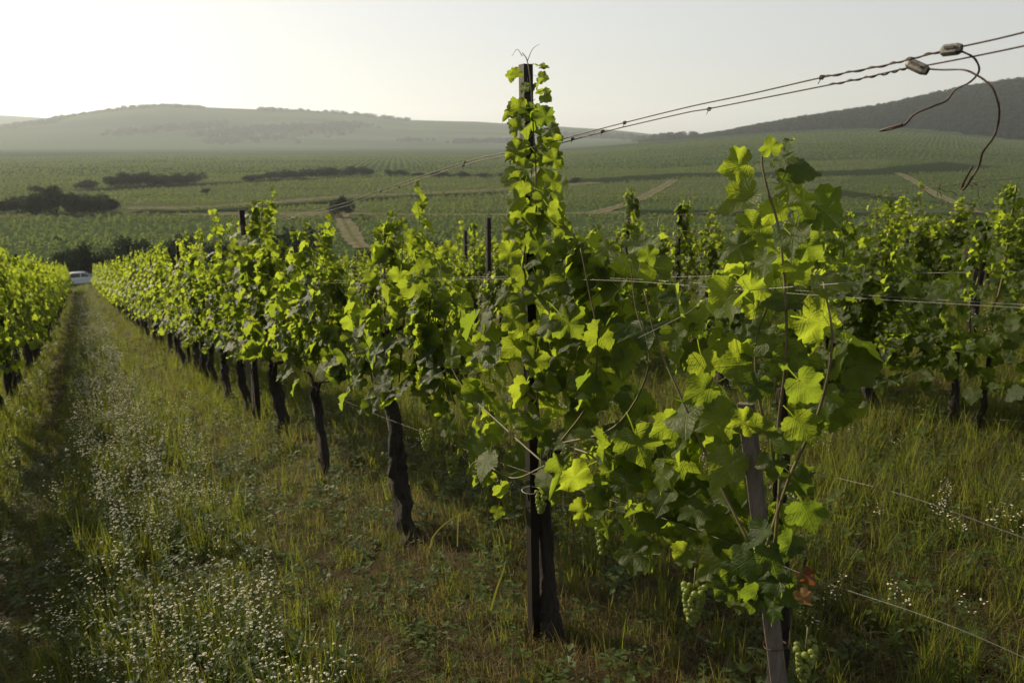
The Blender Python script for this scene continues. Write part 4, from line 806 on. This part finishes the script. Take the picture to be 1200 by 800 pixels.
def flower_plant(name, seed, h, heads):
    """branching stems with narrow leaves and clusters of small white daisy heads"""
    rg = np.random.default_rng(seed); mb = MB(); tn = []; hv = MB()
    for st in range(3):
        a = rg.uniform(0, 6.28); top = np.array([math.cos(a) * rg.uniform(0.01, 0.07), math.sin(a) * rg.uniform(0.01, 0.07), h * rg.uniform(0.75, 1.0)]); p0 = np.array([*rg.normal(0, 0.02, 2), 0])
        def stem(p, q, r):
            n0 = mb.n; d = q - p; sd_ = np.cross(d, [0.3, 0.8, 0.1]); sd_ /= np.linalg.norm(sd_) + 1e-9; s2 = np.cross(d, sd_); s2 /= np.linalg.norm(s2) + 1e-9
            mb.add(np.array([p + sd_ * r, p - sd_ * r * 0.5 + s2 * r, p - sd_ * r * 0.5 - s2 * r, q]), None, [[0, 1, 3], [1, 2, 3], [2, 0, 3]]); tn.extend([0.4] * 4)
        stem(p0, top, 0.0022)
        for k in range(20):
            t = rg.uniform(0.05, 0.88); p = p0 + (top - p0) * t; an = rg.uniform(0, 6.28); L_ = rg.uniform(0.03, 0.07) * (1.2 - t); d = np.array([math.cos(an), math.sin(an), rg.uniform(0.1, 0.7)]); sd_ = np.array([-math.sin(an), math.cos(an), 0]) * L_ * 0.14
            mb.add(np.array([p, p + d * L_ * 0.5 + sd_, p + d * L_, p + d * L_ * 0.5 - sd_]), [[0, 1, 2, 3]]); tn.extend([rg.random() * 0.8] * 4)
        for k in range(heads):
            t = rg.uniform(0.72, 1.0); p = p0 + (top - p0) * t; an = rg.uniform(0, 6.28); r = rg.uniform(0.01, 0.045); e = p + np.array([math.cos(an) * r, math.sin(an) * r, rg.uniform(0.02, 0.06)]); stem(p, e, 0.0009)
            R_ = rg.uniform(0.0038, 0.0062); ang = np.arange(6) / 6 * 6.283; tl = rg.normal(0, 0.3, 2)
            ring_ = e + np.column_stack([np.cos(ang) * R_, np.sin(ang) * R_, (np.cos(ang) * tl[0] + np.sin(ang) * tl[1]) * R_ + R_ * 0.1])
            hv.add(np.vstack([ring_, e + UP * R_ * 0.55, e - UP * R_ * 0.5]), None, [[q, (q + 1) % 6, 6] for q in range(6)] + [[(q + 1) % 6, q, 7] for q in range(6)])
    V = np.vstack(mb.V + hv.V); T = np.vstack(mb.T + [t + mb.n for t in hv.T]); Qs = np.vstack(mb.Q)
    me = mesh_np(name, V, [Qs, T], M['weed'], False, np.concatenate([np.array(tn), np.tile([0, 0, 0, 0, 0, 0, 1, 0], hv.n // 8)])); me.materials.append(M['petal'])
    mi = np.zeros(len(me.polygons), np.int32); mi[-sum(len(t) for t in hv.T):] = 1; me.polygons.foreach_set('material_index', mi); return me
def clump(name, m, n, rx, rz, size, seed, zc=None, tint=(0.45, 0.22), hollow=0.0):
    rg = np.random.default_rng(seed); V = []; T = []; tn = []; c = 0
    for _ in range(n):
        u = rg.normal(0, 1, 3); u /= np.linalg.norm(u); r = rg.uniform(hollow, 1) ** 0.6; p = u * r * np.array([rx, rx, rz]) + np.array([0, 0, zc if zc is not None else rz])
        a = rg.normal(0, 1, 3); a = a - u * (a @ u) * 0.6; a /= np.linalg.norm(a); b_ = np.cross(u + rg.normal(0, 0.5, 3), a); b_ /= np.linalg.norm(b_); s_ = size * rg.uniform(0.6, 1.4)
        V += [p - a * s_, p + b_ * s_ * 0.6, p + a * s_, p - b_ * s_ * 0.5]; T.append([c, c + 1, c + 2, c + 3]); tn += [float(np.clip(rg.normal(*tint), 0, 1))] * 4; c += 4
    return mesh_np(name, V, [np.array(T)], m, False, np.array(tn))
def scatter(name, meshes, P_, scale, label, idx=None, tilt=0.12, category=None):
    """ONE stuff object: points carrying rotation / scale / variant, realised by a geometry-node instancer"""
    c = bpy.data.collections.new(name + '_variants')
    for k, me in enumerate(meshes): o = bpy.data.objects.new(f'{name}_variant_{k:02d}', me); c.objects.link(o)
    n = len(P_); me = bpy.data.meshes.new(name); me.vertices.add(n); me.vertices.foreach_set('co', np.asarray(P_, np.float32).ravel())
    rg = np.random.default_rng(n); rot = np.column_stack([rg.normal(0, tilt, n), rg.normal(0, tilt, n), rg.uniform(0, 6.283, n)]).astype(np.float32)
    a = me.attributes.new('rot', 'FLOAT_VECTOR', 'POINT'); a.data.foreach_set('vector', rot.ravel())
    sc_ = np.asarray(scale, np.float32); sc_ = np.repeat(sc_[:, None], 3, 1) if sc_.ndim == 1 else sc_
    a = me.attributes.new('scl', 'FLOAT_VECTOR', 'POINT'); a.data.foreach_set('vector', np.ascontiguousarray(sc_).ravel())
    a = me.attributes.new('idx', 'INT', 'POINT'); a.data.foreach_set('value', (rg.integers(0, len(meshes), n) if idx is None else idx).astype(np.int32))
    o = tag(link(name, me), label, category, kind='stuff')
    ng = bpy.data.node_groups.new(name + '_nodes', 'GeometryNodeTree'); ng.interface.new_socket('Geometry', in_out='INPUT', socket_type='NodeSocketGeometry'); ng.interface.new_socket('Geometry', in_out='OUTPUT', socket_type='NodeSocketGeometry')
    N = ng.nodes; L = ng.links; gi = N.new('NodeGroupInput'); go = N.new('NodeGroupOutput'); mp_ = N.new('GeometryNodeMeshToPoints'); ip = N.new('GeometryNodeInstanceOnPoints'); ci = N.new('GeometryNodeCollectionInfo')
    ci.inputs['Collection'].default_value = c; ci.inputs['Separate Children'].default_value = True; ci.inputs['Reset Children'].default_value = True
    def nat(nm, ty): q = N.new('GeometryNodeInputNamedAttribute'); q.data_type = ty; q.inputs['Name'].default_value = nm; return q.outputs['Attribute']
    L.new(gi.outputs[0], mp_.inputs['Mesh']); L.new(mp_.outputs[0], ip.inputs['Points']); L.new(ci.outputs[0], ip.inputs['Instance']); ip.inputs['Pick Instance'].default_value = True
    L.new(nat('idx', 'INT'), ip.inputs['Instance Index']); L.new(nat('rot', 'FLOAT_VECTOR'), ip.inputs['Rotation']); L.new(nat('scl', 'FLOAT_VECTOR'), ip.inputs['Scale']); L.new(ip.outputs[0], go.inputs[0])
    md = o.modifiers.new('scatter', 'NODES'); md.node_group = ng; return o
def sector(rg, r0, r1, dens, azm=40):
    a = R(azm); n = int(a * (r1 * r1 - r0 * r0) * dens); r = np.sqrt(rg.uniform(r0 * r0, r1 * r1, n)); t = rg.uniform(-a, a, n); x = r * np.sin(t); y = r * np.cos(t); return x, y, r
rg = np.random.default_rng(77)
G_SHORT = [tuft('grass', 34, (0.05, 0.15), 0.0022, (0.01, 0.07), 0.07, (0.18, 0.17), M['grass'], 200 + k) for k in range(5)]
G_TALL = [tuft('grass', 22, (0.15, 0.36), 0.0026, (0.02, 0.16), 0.05, (0.22, 0.2), M['grass'], 210 + k, 4) for k in range(5)]
G_DRY = [thatch('grass', 34, 220 + k) for k in range(3)] + [tuft('grass', 16, (0.08, 0.26), 0.0014, (0.02, 0.12), 0.06, (0.9, 0.1), M['grass'], 230 + k) for k in range(2)]
G_WEED = [weed('grass', 240 + k, 0.10 + 0.04 * k) for k in range(4)]
GV = G_SHORT + G_TALL + G_DRY + G_WEED              # 0-4 short, 5-9 tall, 10-14 dry, 15-18 weeds
PX = []; SCL = []; IDX = []; FX = []; FS = []
for r0, r1, dens, k_, am in ((0.9, 5, 330, 1.0, 65), (5, 12, 170, 1.15, 56), (12, 30, 42, 1.6, 48), (30, 62, 12, 2.4, 44), (62, 100, 5, 3.2, 44)):
    x, y, r = sector(rg, r0, r1, dens, am)
    s = x * D2[0] + y * D2[1]; X = x * N2[0] + y * N2[1]
    n = len(x); u = rg.random(n); pn = vnoise(x / 0.9, y / 0.9, 21) + 0.5; pm = vnoise(x / 2.3, y / 2.3, 31) + 0.5
    lane = (X > -1.1) & (X < 1.3)
    track = np.maximum(np.exp(-((X + 0.52) / 0.20) ** 2), 0.75 * np.exp(-((X - 0.92) / 0.20) ** 2)) * lane
    under = np.exp(-((X - X0 - 0.0) / 0.5) ** 2)                   # dry, cut strip under the vines
    flow = sstep(-0.34, -0.16, X) * sstep(0.70, 0.42, X)
    dry_p = np.clip(0.06 + 0.10 * (X > 1.9) + 0.30 * track + 0.72 * under * sstep(9, 5, s) + 0.15 * under + 0.25 * (pm - 0.45), 0.02, 0.8)
    tall_p = np.clip(0.26 + 0.4 * (pn - 0.5) + 0.22 * (X > 1.9), 0.04, 0.8) * (1 - 0.9 * track) * (1 - 0.7 * np.exp(-((X - 1.2) / 0.7) ** 2) * sstep(6, 4, s))
    idx = np.where(u < dry_p, rg.integers(10, 15, n), np.where(rg.random(n) < tall_p, rg.integers(5, 10, n), np.where(rg.random(n) < 0.30, rg.integers(15, 19, n), rg.integers(0, 5, n))))
    sc_ = k_ * rg.uniform(0.7, 1.25, n) * (0.8 + 0.5 * pn) * (1 - 0.35 * track) * np.where(X > 1.9, 0.64, 0.88) * (1 - 0.25 * under * sstep(6, 4, s))
    sc3 = np.column_stack([sc_, sc_, sc_ / (k_ ** 0.75)]); kp = rg.random(n) < np.where(track > 0.6, 0.85, 1)
    PX.append(np.column_stack([x, y, terrain(x, y)])[kp]); SCL.append(sc3[kp]); IDX.append(idx[kp])
    fl = (rg.random(n) < np.clip(0.17 * flow * (0.3 + 1.4 * pn * (pn > 0.30)), 0, 1) + 0.055 * ((X > 2.0) & (pm > 0.50)) * (r < 14) + 0.03 * ((X > 1.9) & (X < 4.0))) & (r < 60)
    FX.append(np.column_stack([x, y, terrain(x, y)])[fl]); FS.append(np.column_stack([sc_, sc_, sc_ / (k_ ** 0.8)])[fl] / (0.8 + 0.5 * pn[fl])[:, None])
x, y, r = sector(rg, 0.9, 8, 420, 56); s = x * D2[0] + y * D2[1]; X = x * N2[0] + y * N2[1]; n = len(x)
pr_ = np.clip(0.85 * np.exp(-((X - 1.2) / 0.75) ** 2) + 0.35 * (X < -0.25) + 0.22 + 0.4 * (X > 1.9) * (vnoise(x / 0.8, y / 0.8, 61) > 0), 0, 1); k = rg.random(n) < pr_
PX.append(np.column_stack([x, y, terrain(x, y)])[k]); q = rg.uniform(0.6, 1.2, k.sum()); SCL.append(np.column_stack([q, q, q * 0.8])); IDX.append(np.where(rg.random(k.sum()) < 0.62, rg.integers(10, 13, k.sum()), np.where(rg.random(k.sum()) < 0.5, rg.integers(15, 19, k.sum()), rg.integers(0, 5, k.sum()))))
scatter('grass', GV, np.vstack(PX), np.vstack(SCL), 'uneven green and straw coloured grass between and under the vine rows', np.concatenate(IDX))
scatter('wildflowers', [flower_plant('wildflower', 300 + k, 0.36 + 0.05 * k, 5 + k) for k in range(6)], np.vstack(FX), np.vstack(FS), 'small white daisy like wildflowers growing in the lane')
# a few long arching blades, each one seen on its own
def long_blade(pts, off, w, label, ti=0.75):
    P_ = [pr(x, y, off) for x, y in pts]; c = curve(P_, 7); t = np.linspace(0, 1, len(c)); t_ = np.gradient(c, axis=0); sd_ = np.cross(t_, [0.2, 1, 0.3]); sd_ /= np.linalg.norm(sd_, axis=1)[:, None]
    ww = (w * np.sin(np.clip(1 - t, 0.03, 1) * 1.6))[:, None]; V = np.stack([c - sd_ * ww, c + UP * 0.0008, c + sd_ * ww], 1).reshape(-1, 3); n = len(c); i = np.arange(n - 1)[:, None] * 3; j = np.arange(2)[None]
    base = c[0].copy(); me = mesh_np('grass_blade', V - base, [np.stack([i + j, i + j + 1, i + 3 + j + 1, i + 3 + j], -1).reshape(-1, 4)], M['grass'], True, np.full(len(V), ti)); o = link('grass_blade', me); o.location = base
    tag(o, label, 'grass blade', 'long arching grass blades')
long_blade([(502, 650), (508, 628), (526, 610), (548, 600), (572, 596), (592, 599)], 0.0, 0.0035, 'pale grass blade arching right beside the third vine trunk')
long_blade([(536, 640), (537, 610), (542, 585), (551, 562), (556, 557)], 0.05, 0.003, 'pale upright curved grass blade left of the tall post')
long_blade([(575, 715), (582, 690), (590, 668), (593, 655)], -0.15, 0.004, 'bright green upright blade before the tall post', 0.3)
long_blade([(60, 800), (52, 775), (44, 755)], -1.7, 0.006, 'bright green blade at the lower left edge', 0.25)
long_blade([(138, 800), (146, 775), (153, 750)], -1.6, 0.006, 'bright green upright blade among lane flowers', 0.25)
long_blade([(335, 800), (328, 770), (318, 742)], -0.9, 0.006, 'bright green slanting blade at the bottom of the lane', 0.3)

# ------------------------------------------------------------------ vineyards on the valley floor
CL = [clump('vineyard', M['field_leaf'], 42, 0.62, 0.72, 0.20, 400 + k, 0.80) for k in range(5)]
rg = np.random.default_rng(88)
def field_pts(r0, r1, sp, st, ang, jit=0.45):
    c, s_ = math.cos(ang), math.sin(ang); u = np.arange(-r1, r1, st); w = np.arange(-r1, r1, sp); Ug, Wg = np.meshgrid(u, w); Ug = Ug + rg.normal(0, jit, Ug.shape); Wg = Wg + rg.normal(0, 0.42, Wg.shape)
    x = (Ug * c - Wg * s_).ravel(); y = (Ug * s_ + Wg * c).ravel(); r = np.hypot(x, y); a = np.arctan2(x, y); k = (r > r0) & (r < r1) & (np.abs(a) < R(42)) & (y > 0); return x[k], y[k]
PV = []; SV = []
for r0, r1, sp, st, k_ in ((95, 260, 3.0, 1.6, 1.0), (260, 460, 3.6, 2.2, 1.2), (460, 1000, 6.5, 4.7, 1.9)):
    for fi in range(3):
        ang = (R(8), R(-14), R(62))[fi]; x, y = field_pts(r0, r1, sp, st, ang)
        cell = (np.floor(x / 170 + 0.35 * np.floor(y / 120)) * 7 + np.floor(y / 120) * 3) % 5; sel = (cell < 3) if fi == 0 else ((cell == 3) if fi == 1 else (cell == 4))
        x, y = x[sel], y[sel]; s = x * D2[0] + y * D2[1]; X = x * N2[0] + y * N2[1]; z = terrain(x, y)
        keep = (z < ZP + 60) & ((s > 122) | (X > 45) | (X < -60)) & (vnoise(x / 14, y / 14, 8) + 0.6 * vnoise(x / 3, y / 3, 14) > -0.36)
        for c, w in ROADS:
            cc_ = c; near_ = (x > cc_[:, 0].min() - w - 3) & (x < cc_[:, 0].max() + w + 3) & (y > cc_[:, 1].min() - w - 3) & (y < cc_[:, 1].max() + w + 3) & keep
            ii = np.nonzero(near_)[0]
            for lo in range(0, len(ii), 20000):
                q = ii[lo:lo + 20000]; a_ = cc_[:-1]; b_ = cc_[1:]; ab = b_ - a_; px2 = np.column_stack([x[q], y[q]])
                t = np.clip(((px2[:, None] - a_) * ab).sum(-1) / (ab ** 2).sum(-1), 0, 1); dd = np.linalg.norm(px2[:, None] - (a_ + ab * t[..., None]), axis=-1).min(1); keep[q[dd < w]] = False
        x, y, z = x[keep], y[keep], z[keep]; g_ = 0.85 + 0.6 * vnoise(x / 25, y / 9, 4); PV.append(np.column_stack([x, y, z - 0.1])); SV.append(np.column_stack([np.full(len(x), k_), np.full(len(x), k_), k_ ** 0.25 * 0.80 * np.ones(len(x))]) * (g_ * rg.uniform(0.8, 1.2, len(x)))[:, None])
scatter('valley_vineyards', CL, np.vstack(PV), np.vstack(SV), 'green vineyard rows covering the valley floor', tilt=0.05)

# ------------------------------------------------------------------ wooded slopes
TREE_CL = [clump('forest', M['tree_leaf'], 120, 3.6, 4.7, 0.95, 450 + k, 4.7, hollow=0.35) for k in range(5)]
n = 34000; t = rg.uniform(R(8), R(42), n); r = rg.uniform(820, 1560, n); x = r * np.sin(t); y = r * np.cos(t); z = terrain(x, y)
hw = np.interp(t, WA, WE) * 1500; wood = -30 + (hw + 30) * sstep(820, 1500, r); lim = np.array([hit(q, 0 + yy)[:2] for q, yy in ((700, 160),)])
isw = (wood > ZP + 0.040 * sstep(-0.05, 0.40, t) * (1 - 0.5 * sstep(0.42, 0.60, t)) * np.clip(r - 330, 0, 800) + 0.5)
x, y, z, r_ = x[isw], y[isw], z[isw], r[isw]
scatter('hill_forest', TREE_CL, np.column_stack([x, y, z - 1.2]), rg.uniform(0.7, 1.9, len(x)) * (0.30 + 0.70 * sstep(R(11), R(21), t[isw])), 'dense dark green forest covering the right hand hill', tilt=0.05)
PF = []; 
def tree_line(px_pts, n, wide, rg, smin=1.0, smax=1.8, out=PF):
    h = np.array([hit(*q) for q in px_pts]); 
    for _ in range(n):
        k = rg.integers(len(h) - 1); t_ = rg.random(); p = h[k] * (1 - t_) + h[k + 1] * t_; p = p[:2] + rg.normal(0, wide, 2); out.append((p[0], p[1], float(terrain(*p)) - 1.5, rg.uniform(smin, smax)))
tree_line([(60, 140), (110, 132.5), (150, 128)], 60, 14, rg, 0.9, 1.6); tree_line([(150, 127), (200, 125), (235, 127)], 110, 14, rg, 1.0, 1.8); tree_line([(300, 129.5), (350, 130.5), (420, 135.5), (480, 142)], 110, 14, rg, 1.0, 2.2)
tree_line([(130, 158), (180, 153), (215, 150), (260, 147)], 110, 24, rg, 1.2, 2.2); tree_line([(235, 162), (280, 156), (330, 152), (390, 150), (430, 148)], 200, 34, rg, 1.2, 2.4)
tree_line([(250, 168), (290, 164), (340, 160), (400, 156)], 90, 30, rg, 1.0, 2.0); tree_line([(535, 168), (580, 167), (610, 166)], 80, 12, rg, 1.2, 2.2)
tree_line([(660, 160), (700, 161), (745, 163), (800, 163)], 170, 22, rg, 1.2, 2.4); tree_line([(0, 150), (60, 144)], 60, 30, rg, 1.0, 2.0); tree_line([(470, 165), (500, 164.5)], 24, 14, rg, 1.0, 1.6)
PF = np.array(PF); scatter('far_woods', TREE_CL, PF[:, :3], np.column_stack([PF[:, 3] * 1.3, PF[:, 3] * 1.3, PF[:, 3] * 0.75]), 'hazy strips of woodland on the far left hills', tilt=0.05)

# ------------------------------------------------------------------ bushes and trees on the valley floor: things
BUSH = []
for k in range(7):
    rgk = np.random.default_rng(600 + k); V = []; T = []; tn = []; c = 0
    lobes = [(rgk.normal(0, 0.45), rgk.normal(0, 0.45), rgk.uniform(0.45, 1.15), rgk.uniform(0.38, 0.62)) for _ in range(8)]
    for _ in range(2600):
        lx, ly, lz, lr = lobes[rgk.integers(8)]; u = rgk.normal(0, 1, 3); u /= np.linalg.norm(u); p = np.array([lx, ly, lz]) + u * lr * rgk.uniform(0.55, 1.05); p[2] = abs(p[2])
        a = rgk.normal(0, 1, 3); a /= np.linalg.norm(a); b_ = np.cross(u + rgk.normal(0, 0.6, 3), a); b_ /= np.linalg.norm(b_) + 1e-9; s_ = 0.072 * rgk.uniform(0.6, 1.4)
        V += [p - a * s_, p + b_ * s_ * 0.6, p + a * s_, p - b_ * s_ * 0.5]; T.append([c, c + 1, c + 2, c + 3]); tn += [float(np.clip(rgk.normal(0.4, 0.25), 0, 1))] * 4; c += 4
    mb = MB()
    for q in range(4): mb.tube(curve([[rgk.normal(0, 0.05), rgk.normal(0, 0.05), -0.1], [rgk.normal(0, 0.15), rgk.normal(0, 0.15), 0.4], [lobes[q][0], lobes[q][1], lobes[q][2]]], 4), np.linspace(0.05, 0.015, 9), 5, 0.2, q)
    BUSH.append((mesh_np('crown', V, [np.array(T)], M['tree_leaf'], False, np.array(tn)), mb.mesh('stems', M['bark'])))
def bush(x, y_base, w_px, h_px, label, k, name='bush', group=None, cat='bush'):
    p = hit(x, y_base); dist = math.hypot(p[0], p[1]); w = w_px / F * dist * 1.1; h = h_px / F * dist * 0.86; o = empty(name, p, k * 1.3); o.scale = (w / 2.1, w / 2.1, h / 1.65)
    tag(o, label, cat, group); link('crown', BUSH[k % 7][0], o); link('stems', BUSH[k % 7][1], o); return o
g1 = 'bushes clumped beside the pale track'; k = 0
for x, yb, w, h, lab in ((22, 250, 34, 20, 'leftmost bush of the dark clump beside the pale track'), (46, 251, 34, 30, 'tall dark bush left in the clump by the track'), (64, 251, 34, 34, 'highest rounded bush of the clump by the track'), (88, 251, 42, 28, 'broad middle bush of the clump by the track'),
                         (110, 250, 34, 24, 'lower bush right of middle in the clump by the track'), (127, 249, 26, 18, 'rightmost small bush of the clump by the track')):
    bush(x, yb, w, h, lab, k, group=g1); k += 1
bush(101, 221, 22, 11, 'small round bush alone left of the long hedge', k); k += 1
bush(43, 226, 12, 9, 'tiny tree standing behind the dark clump', k, 'small_tree', cat='tree'); k += 1
for q, (x, yb, w, h) in enumerate(((132, 219, 20, 14), (147, 219, 24, 18), (164, 218, 26, 18), (181, 218, 24, 15), (197, 217, 20, 13), (212, 216, 20, 15), (226, 216, 20, 15))):
    bush(x, yb, w, h, f'{ORD[q]} bush from the left in the long valley hedge', k, group='bushes of the long left hedge'); k += 1
for q, (x, yb, w, h) in enumerate(((296, 212, 26, 9), (318, 210.5, 30, 10), (342, 209, 30, 11), (366, 207.5, 30, 11), (388, 206.5, 28, 12), (408, 206, 26, 13), (426, 205.5, 22, 12))):
    bush(x, yb, w, h, f'{ORD[q]} bush from the left in the hedge left of the tall post', k, group='bushes of the middle hedge'); k += 1
for q, (x, yb, w, h) in enumerate(((456, 206, 12, 9), (470, 206, 18, 8), (490, 207, 18, 6), (517, 208, 22, 8), (542, 208, 18, 8), (570, 208, 24, 6), (590, 208, 20, 6), (675, 214, 14, 8))):
    bush(x, yb, w, h, f'{ORD[q]} low bush from the left in the sparse line behind the tall post', k, group='low bushes in the sparse line'); k += 1
bush(400, 255, 24, 29, 'dark upright bush standing alone at the bend of the short track', k); k += 1
for q, (x, yb, w, h) in enumerate(((40, 316, 34, 18), (78, 317, 32, 22), (97, 322, 34, 28), (125, 322, 34, 22), (152, 320, 34, 26), (178, 318, 34, 24), (205, 317, 34, 28), (232, 316, 34, 26), (258, 314, 30, 24), (285, 313, 34, 26), (325, 312, 40, 34), (352, 312, 40, 30), (385, 312, 40, 20), (420, 312, 44, 20), (500, 312, 60, 20), (600, 312, 50, 22), (690, 310, 70, 22), (850, 312, 60, 22))):
    p = 0; r_ = ray(x, yb); tt = 112 + 8 * math.sin(q * 1.9); p_ = r_[:2] / math.hypot(*r_[:2]) * tt; o = empty('bush', (p_[0], p_[1], float(terrain(p_[0], p_[1])) - 0.2), q); w_ = w / F * tt * 1.25; h_ = h / F * tt * 1.5; o.scale = (w_ / 2.1, w_ / 2.1, h_ / 1.65)
    tag(o, f'{(ORD + ["sixteenth", "seventeenth", "eighteenth"])[q]} dark bush from the left along the foot of the slope', 'bush', 'bushes at the foot of the slope'); link('crown', BUSH[q % 7][0], o); link('stems', BUSH[q % 7][1], o)
for q, (x, yb, lab) in enumerate(((66, 284, 'small dark bush in the field above the car'), (103, 290, 'small dark bush in the field right above the car'), (242, 227, 'tiny dark bush in the field left of the tracks'), (380, 276, 'tiny dark bush left of the short track'))): bush(x, yb, 9, 7, lab, q + 2)

# ------------------------------------------------------------------ parked car at the end of the lane
def build_car(loc, rz):
    car = tag(empty('parked_car', loc, rz), 'white hatchback car parked across the far end of the flowery lane', 'car')
    # side outline x (length, front at +x) / z
    low = [(-2.0, 0.30), (-2.05, 0.55), (-2.02, 0.86), (-1.85, 0.95), (-0.9, 0.96), (0.6, 0.96), (1.15, 0.90), (1.75, 0.78), (2.02, 0.62), (2.06, 0.42), (2.0, 0.28)]
    mb = MB(); n = len(low); V = []
    for yy, k in ((-0.84, 0.96), (-0.80, 1.0), (0.80, 1.0), (0.84, 0.96)): V += [(x * k if abs(yy) > 0.82 else x, yy, z if abs(yy) < 0.82 else 0.32 + (z - 0.32) * 0.9) for x, z in low]
    Q = []
    for a in range(3):
        for b_ in range(n): Q.append([a * n + b_, a * n + (b_ + 1) % n, (a + 1) * n + (b_ + 1) % n, (a + 1) * n + b_])
    c0 = len(V); V += [(0, -0.84, 0.5), (0, 0.84, 0.5)]; T = [[c0, (b_ + 1) % n, b_] for b_ in range(n)] + [[c0 + 1, 3 * n + b_, 3 * n + (b_ + 1) % n] for b_ in range(n)]
    mb.add(V, Q, T)
    rf = [(-1.72, 0.96), (-1.35, 1.36), (-0.9, 1.45), (0.0, 1.46), (0.35, 1.40), (1.1, 0.92)]
    link('body', mb.mesh('body', M['car_paint'], False), car)
    mb = MB(); V = []; hw_ = [0.74, 0.62, 0.58, 0.58, 0.60, 0.72]
    for sg in (-1, 1): V += [(x, sg * h, z) for (x, z), h in zip(rf, hw_)]
    mb.add(V, [[1, 2, 8, 7], [2, 3, 9, 8], [3, 4, 10, 9]]); 
    mb.tube([V[5], V[4]], 0.035, 6); mb.tube([V[11], V[10]], 0.035, 6); mb.tube([V[0], V[1]], 0.05, 6); mb.tube([V[6], V[7]], 0.05, 6); mb.tube([(-0.1, -0.76, 0.95), (-0.1, -0.6, 1.44)], 0.03, 6); mb.tube([(-0.1, 0.76, 0.95), (-0.1, 0.6, 1.44)], 0.03, 6)
    for sg in (0, 6): mb.tube([V[sg + 1], V[sg + 2], V[sg + 3], V[sg + 4]], 0.03, 6)
    link('roof', mb.mesh('roof', M['car_paint'], False), car)
    mb = MB(); mb.add([V[4], V[5], V[11], V[10]], [[0, 1, 2, 3]]); link('windscreen', mb.mesh('windscreen', M['car_glass'], False), car)
    mb = MB(); mb.add([V[0], V[1], V[7], V[6]], [[0, 1, 2, 3]]); link('rear_window', mb.mesh('rear_window', M['car_glass'], False), car)
    for sg, o_ in ((-1, 0), (1, 6)):
        mb = MB(); mb.add([(-0.1, sg * 0.745, 0.96), V[o_ + 5], V[o_ + 4], V[o_ + 3], (-0.1, sg * 0.575, 1.44)], None, [[0, 1, 2], [0, 2, 3], [0, 3, 4]]); link('side_window', mb.mesh('side_window', M['car_glass'], False), car)
        mb = MB(); mb.add([V[o_], (-0.14, sg * 0.745, 0.96), (-0.14, sg * 0.575, 1.44), V[o_ + 2], V[o_ + 1]], None, [[0, 1, 2], [0, 2, 3], [0, 3, 4]]); link('side_window', mb.mesh('side_window', M['car_glass'], False), car)
        mb = MB(); mb.box((0.75, sg * 0.90, 0.98), (0.12, 0.14, 0.12)); link('wing_mirror', mb.mesh('wing_mirror', M['car_paint'], False), car)
        mb = MB(); mb.box((1.93, sg * 0.6, 0.63), (0.2, 0.36, 0.14)); link('headlight', mb.mesh('headlight', M['lamp_glass'], False), car)
        mb = MB(); mb.box((-1.98, sg * 0.68, 0.78), (0.12, 0.2, 0.26)); link('tail_light', mb.mesh('tail_light', M['tail_lamp'], False), car)
        for xx in (-1.28, 1.28):
            w_ = empty('wheel', (xx, sg * 0.76, 0.31)); w_.parent = car; an = np.linspace(0, 2 * math.pi, 25)
            mb = MB(); mb.tube([(math.cos(t_) * 0.24, 0, math.sin(t_) * 0.24) for t_ in an], 0.08, 8, cap=False); link('tyre', mb.mesh('tyre', M['tyre']), w_)
            mb = MB(); mb.tube([(0, -0.06, 0), (0, 0.0, 0), (0, 0.06, 0)], [0.17, 0.18, 0.17], 14); link('rim', mb.mesh('rim', M['rim']), w_)
    return car
r_ = ray(97, 334); p_ = r_[:2] / math.hypot(*r_[:2]) * 103.0
build_car((p_[0], p_[1], float(terrain(p_[0], p_[1]))), R(29))

# ------------------------------------------------------------------ haze
mbx = MB(); mbx.box((0, 2400, 105), (9000, 9400, 330)); me = mbx.mesh('haze', None, False)
m = bpy.data.materials.new('haze'); m.use_nodes = True; N = m.node_tree.nodes; L = m.node_tree.links
for q in list(N): N.remove(q)
pv = N.new('ShaderNodeVolumePrincipled'); pv.inputs['Color'].default_value = (0.84, 0.92, 1.0, 1); pv.inputs['Density'].default_value = 0.00014; pv.inputs['Anisotropy'].default_value = 0.3
oo = N.new('ShaderNodeOutputMaterial'); L.new(pv.outputs[0], oo.inputs['Volume']); me.materials.append(m)
tag(link('haze', me), 'thin pale evening haze over the valley', kind='stuff')
print('LEAVES', budget, 'OBJECTS', len(bpy.data.objects))
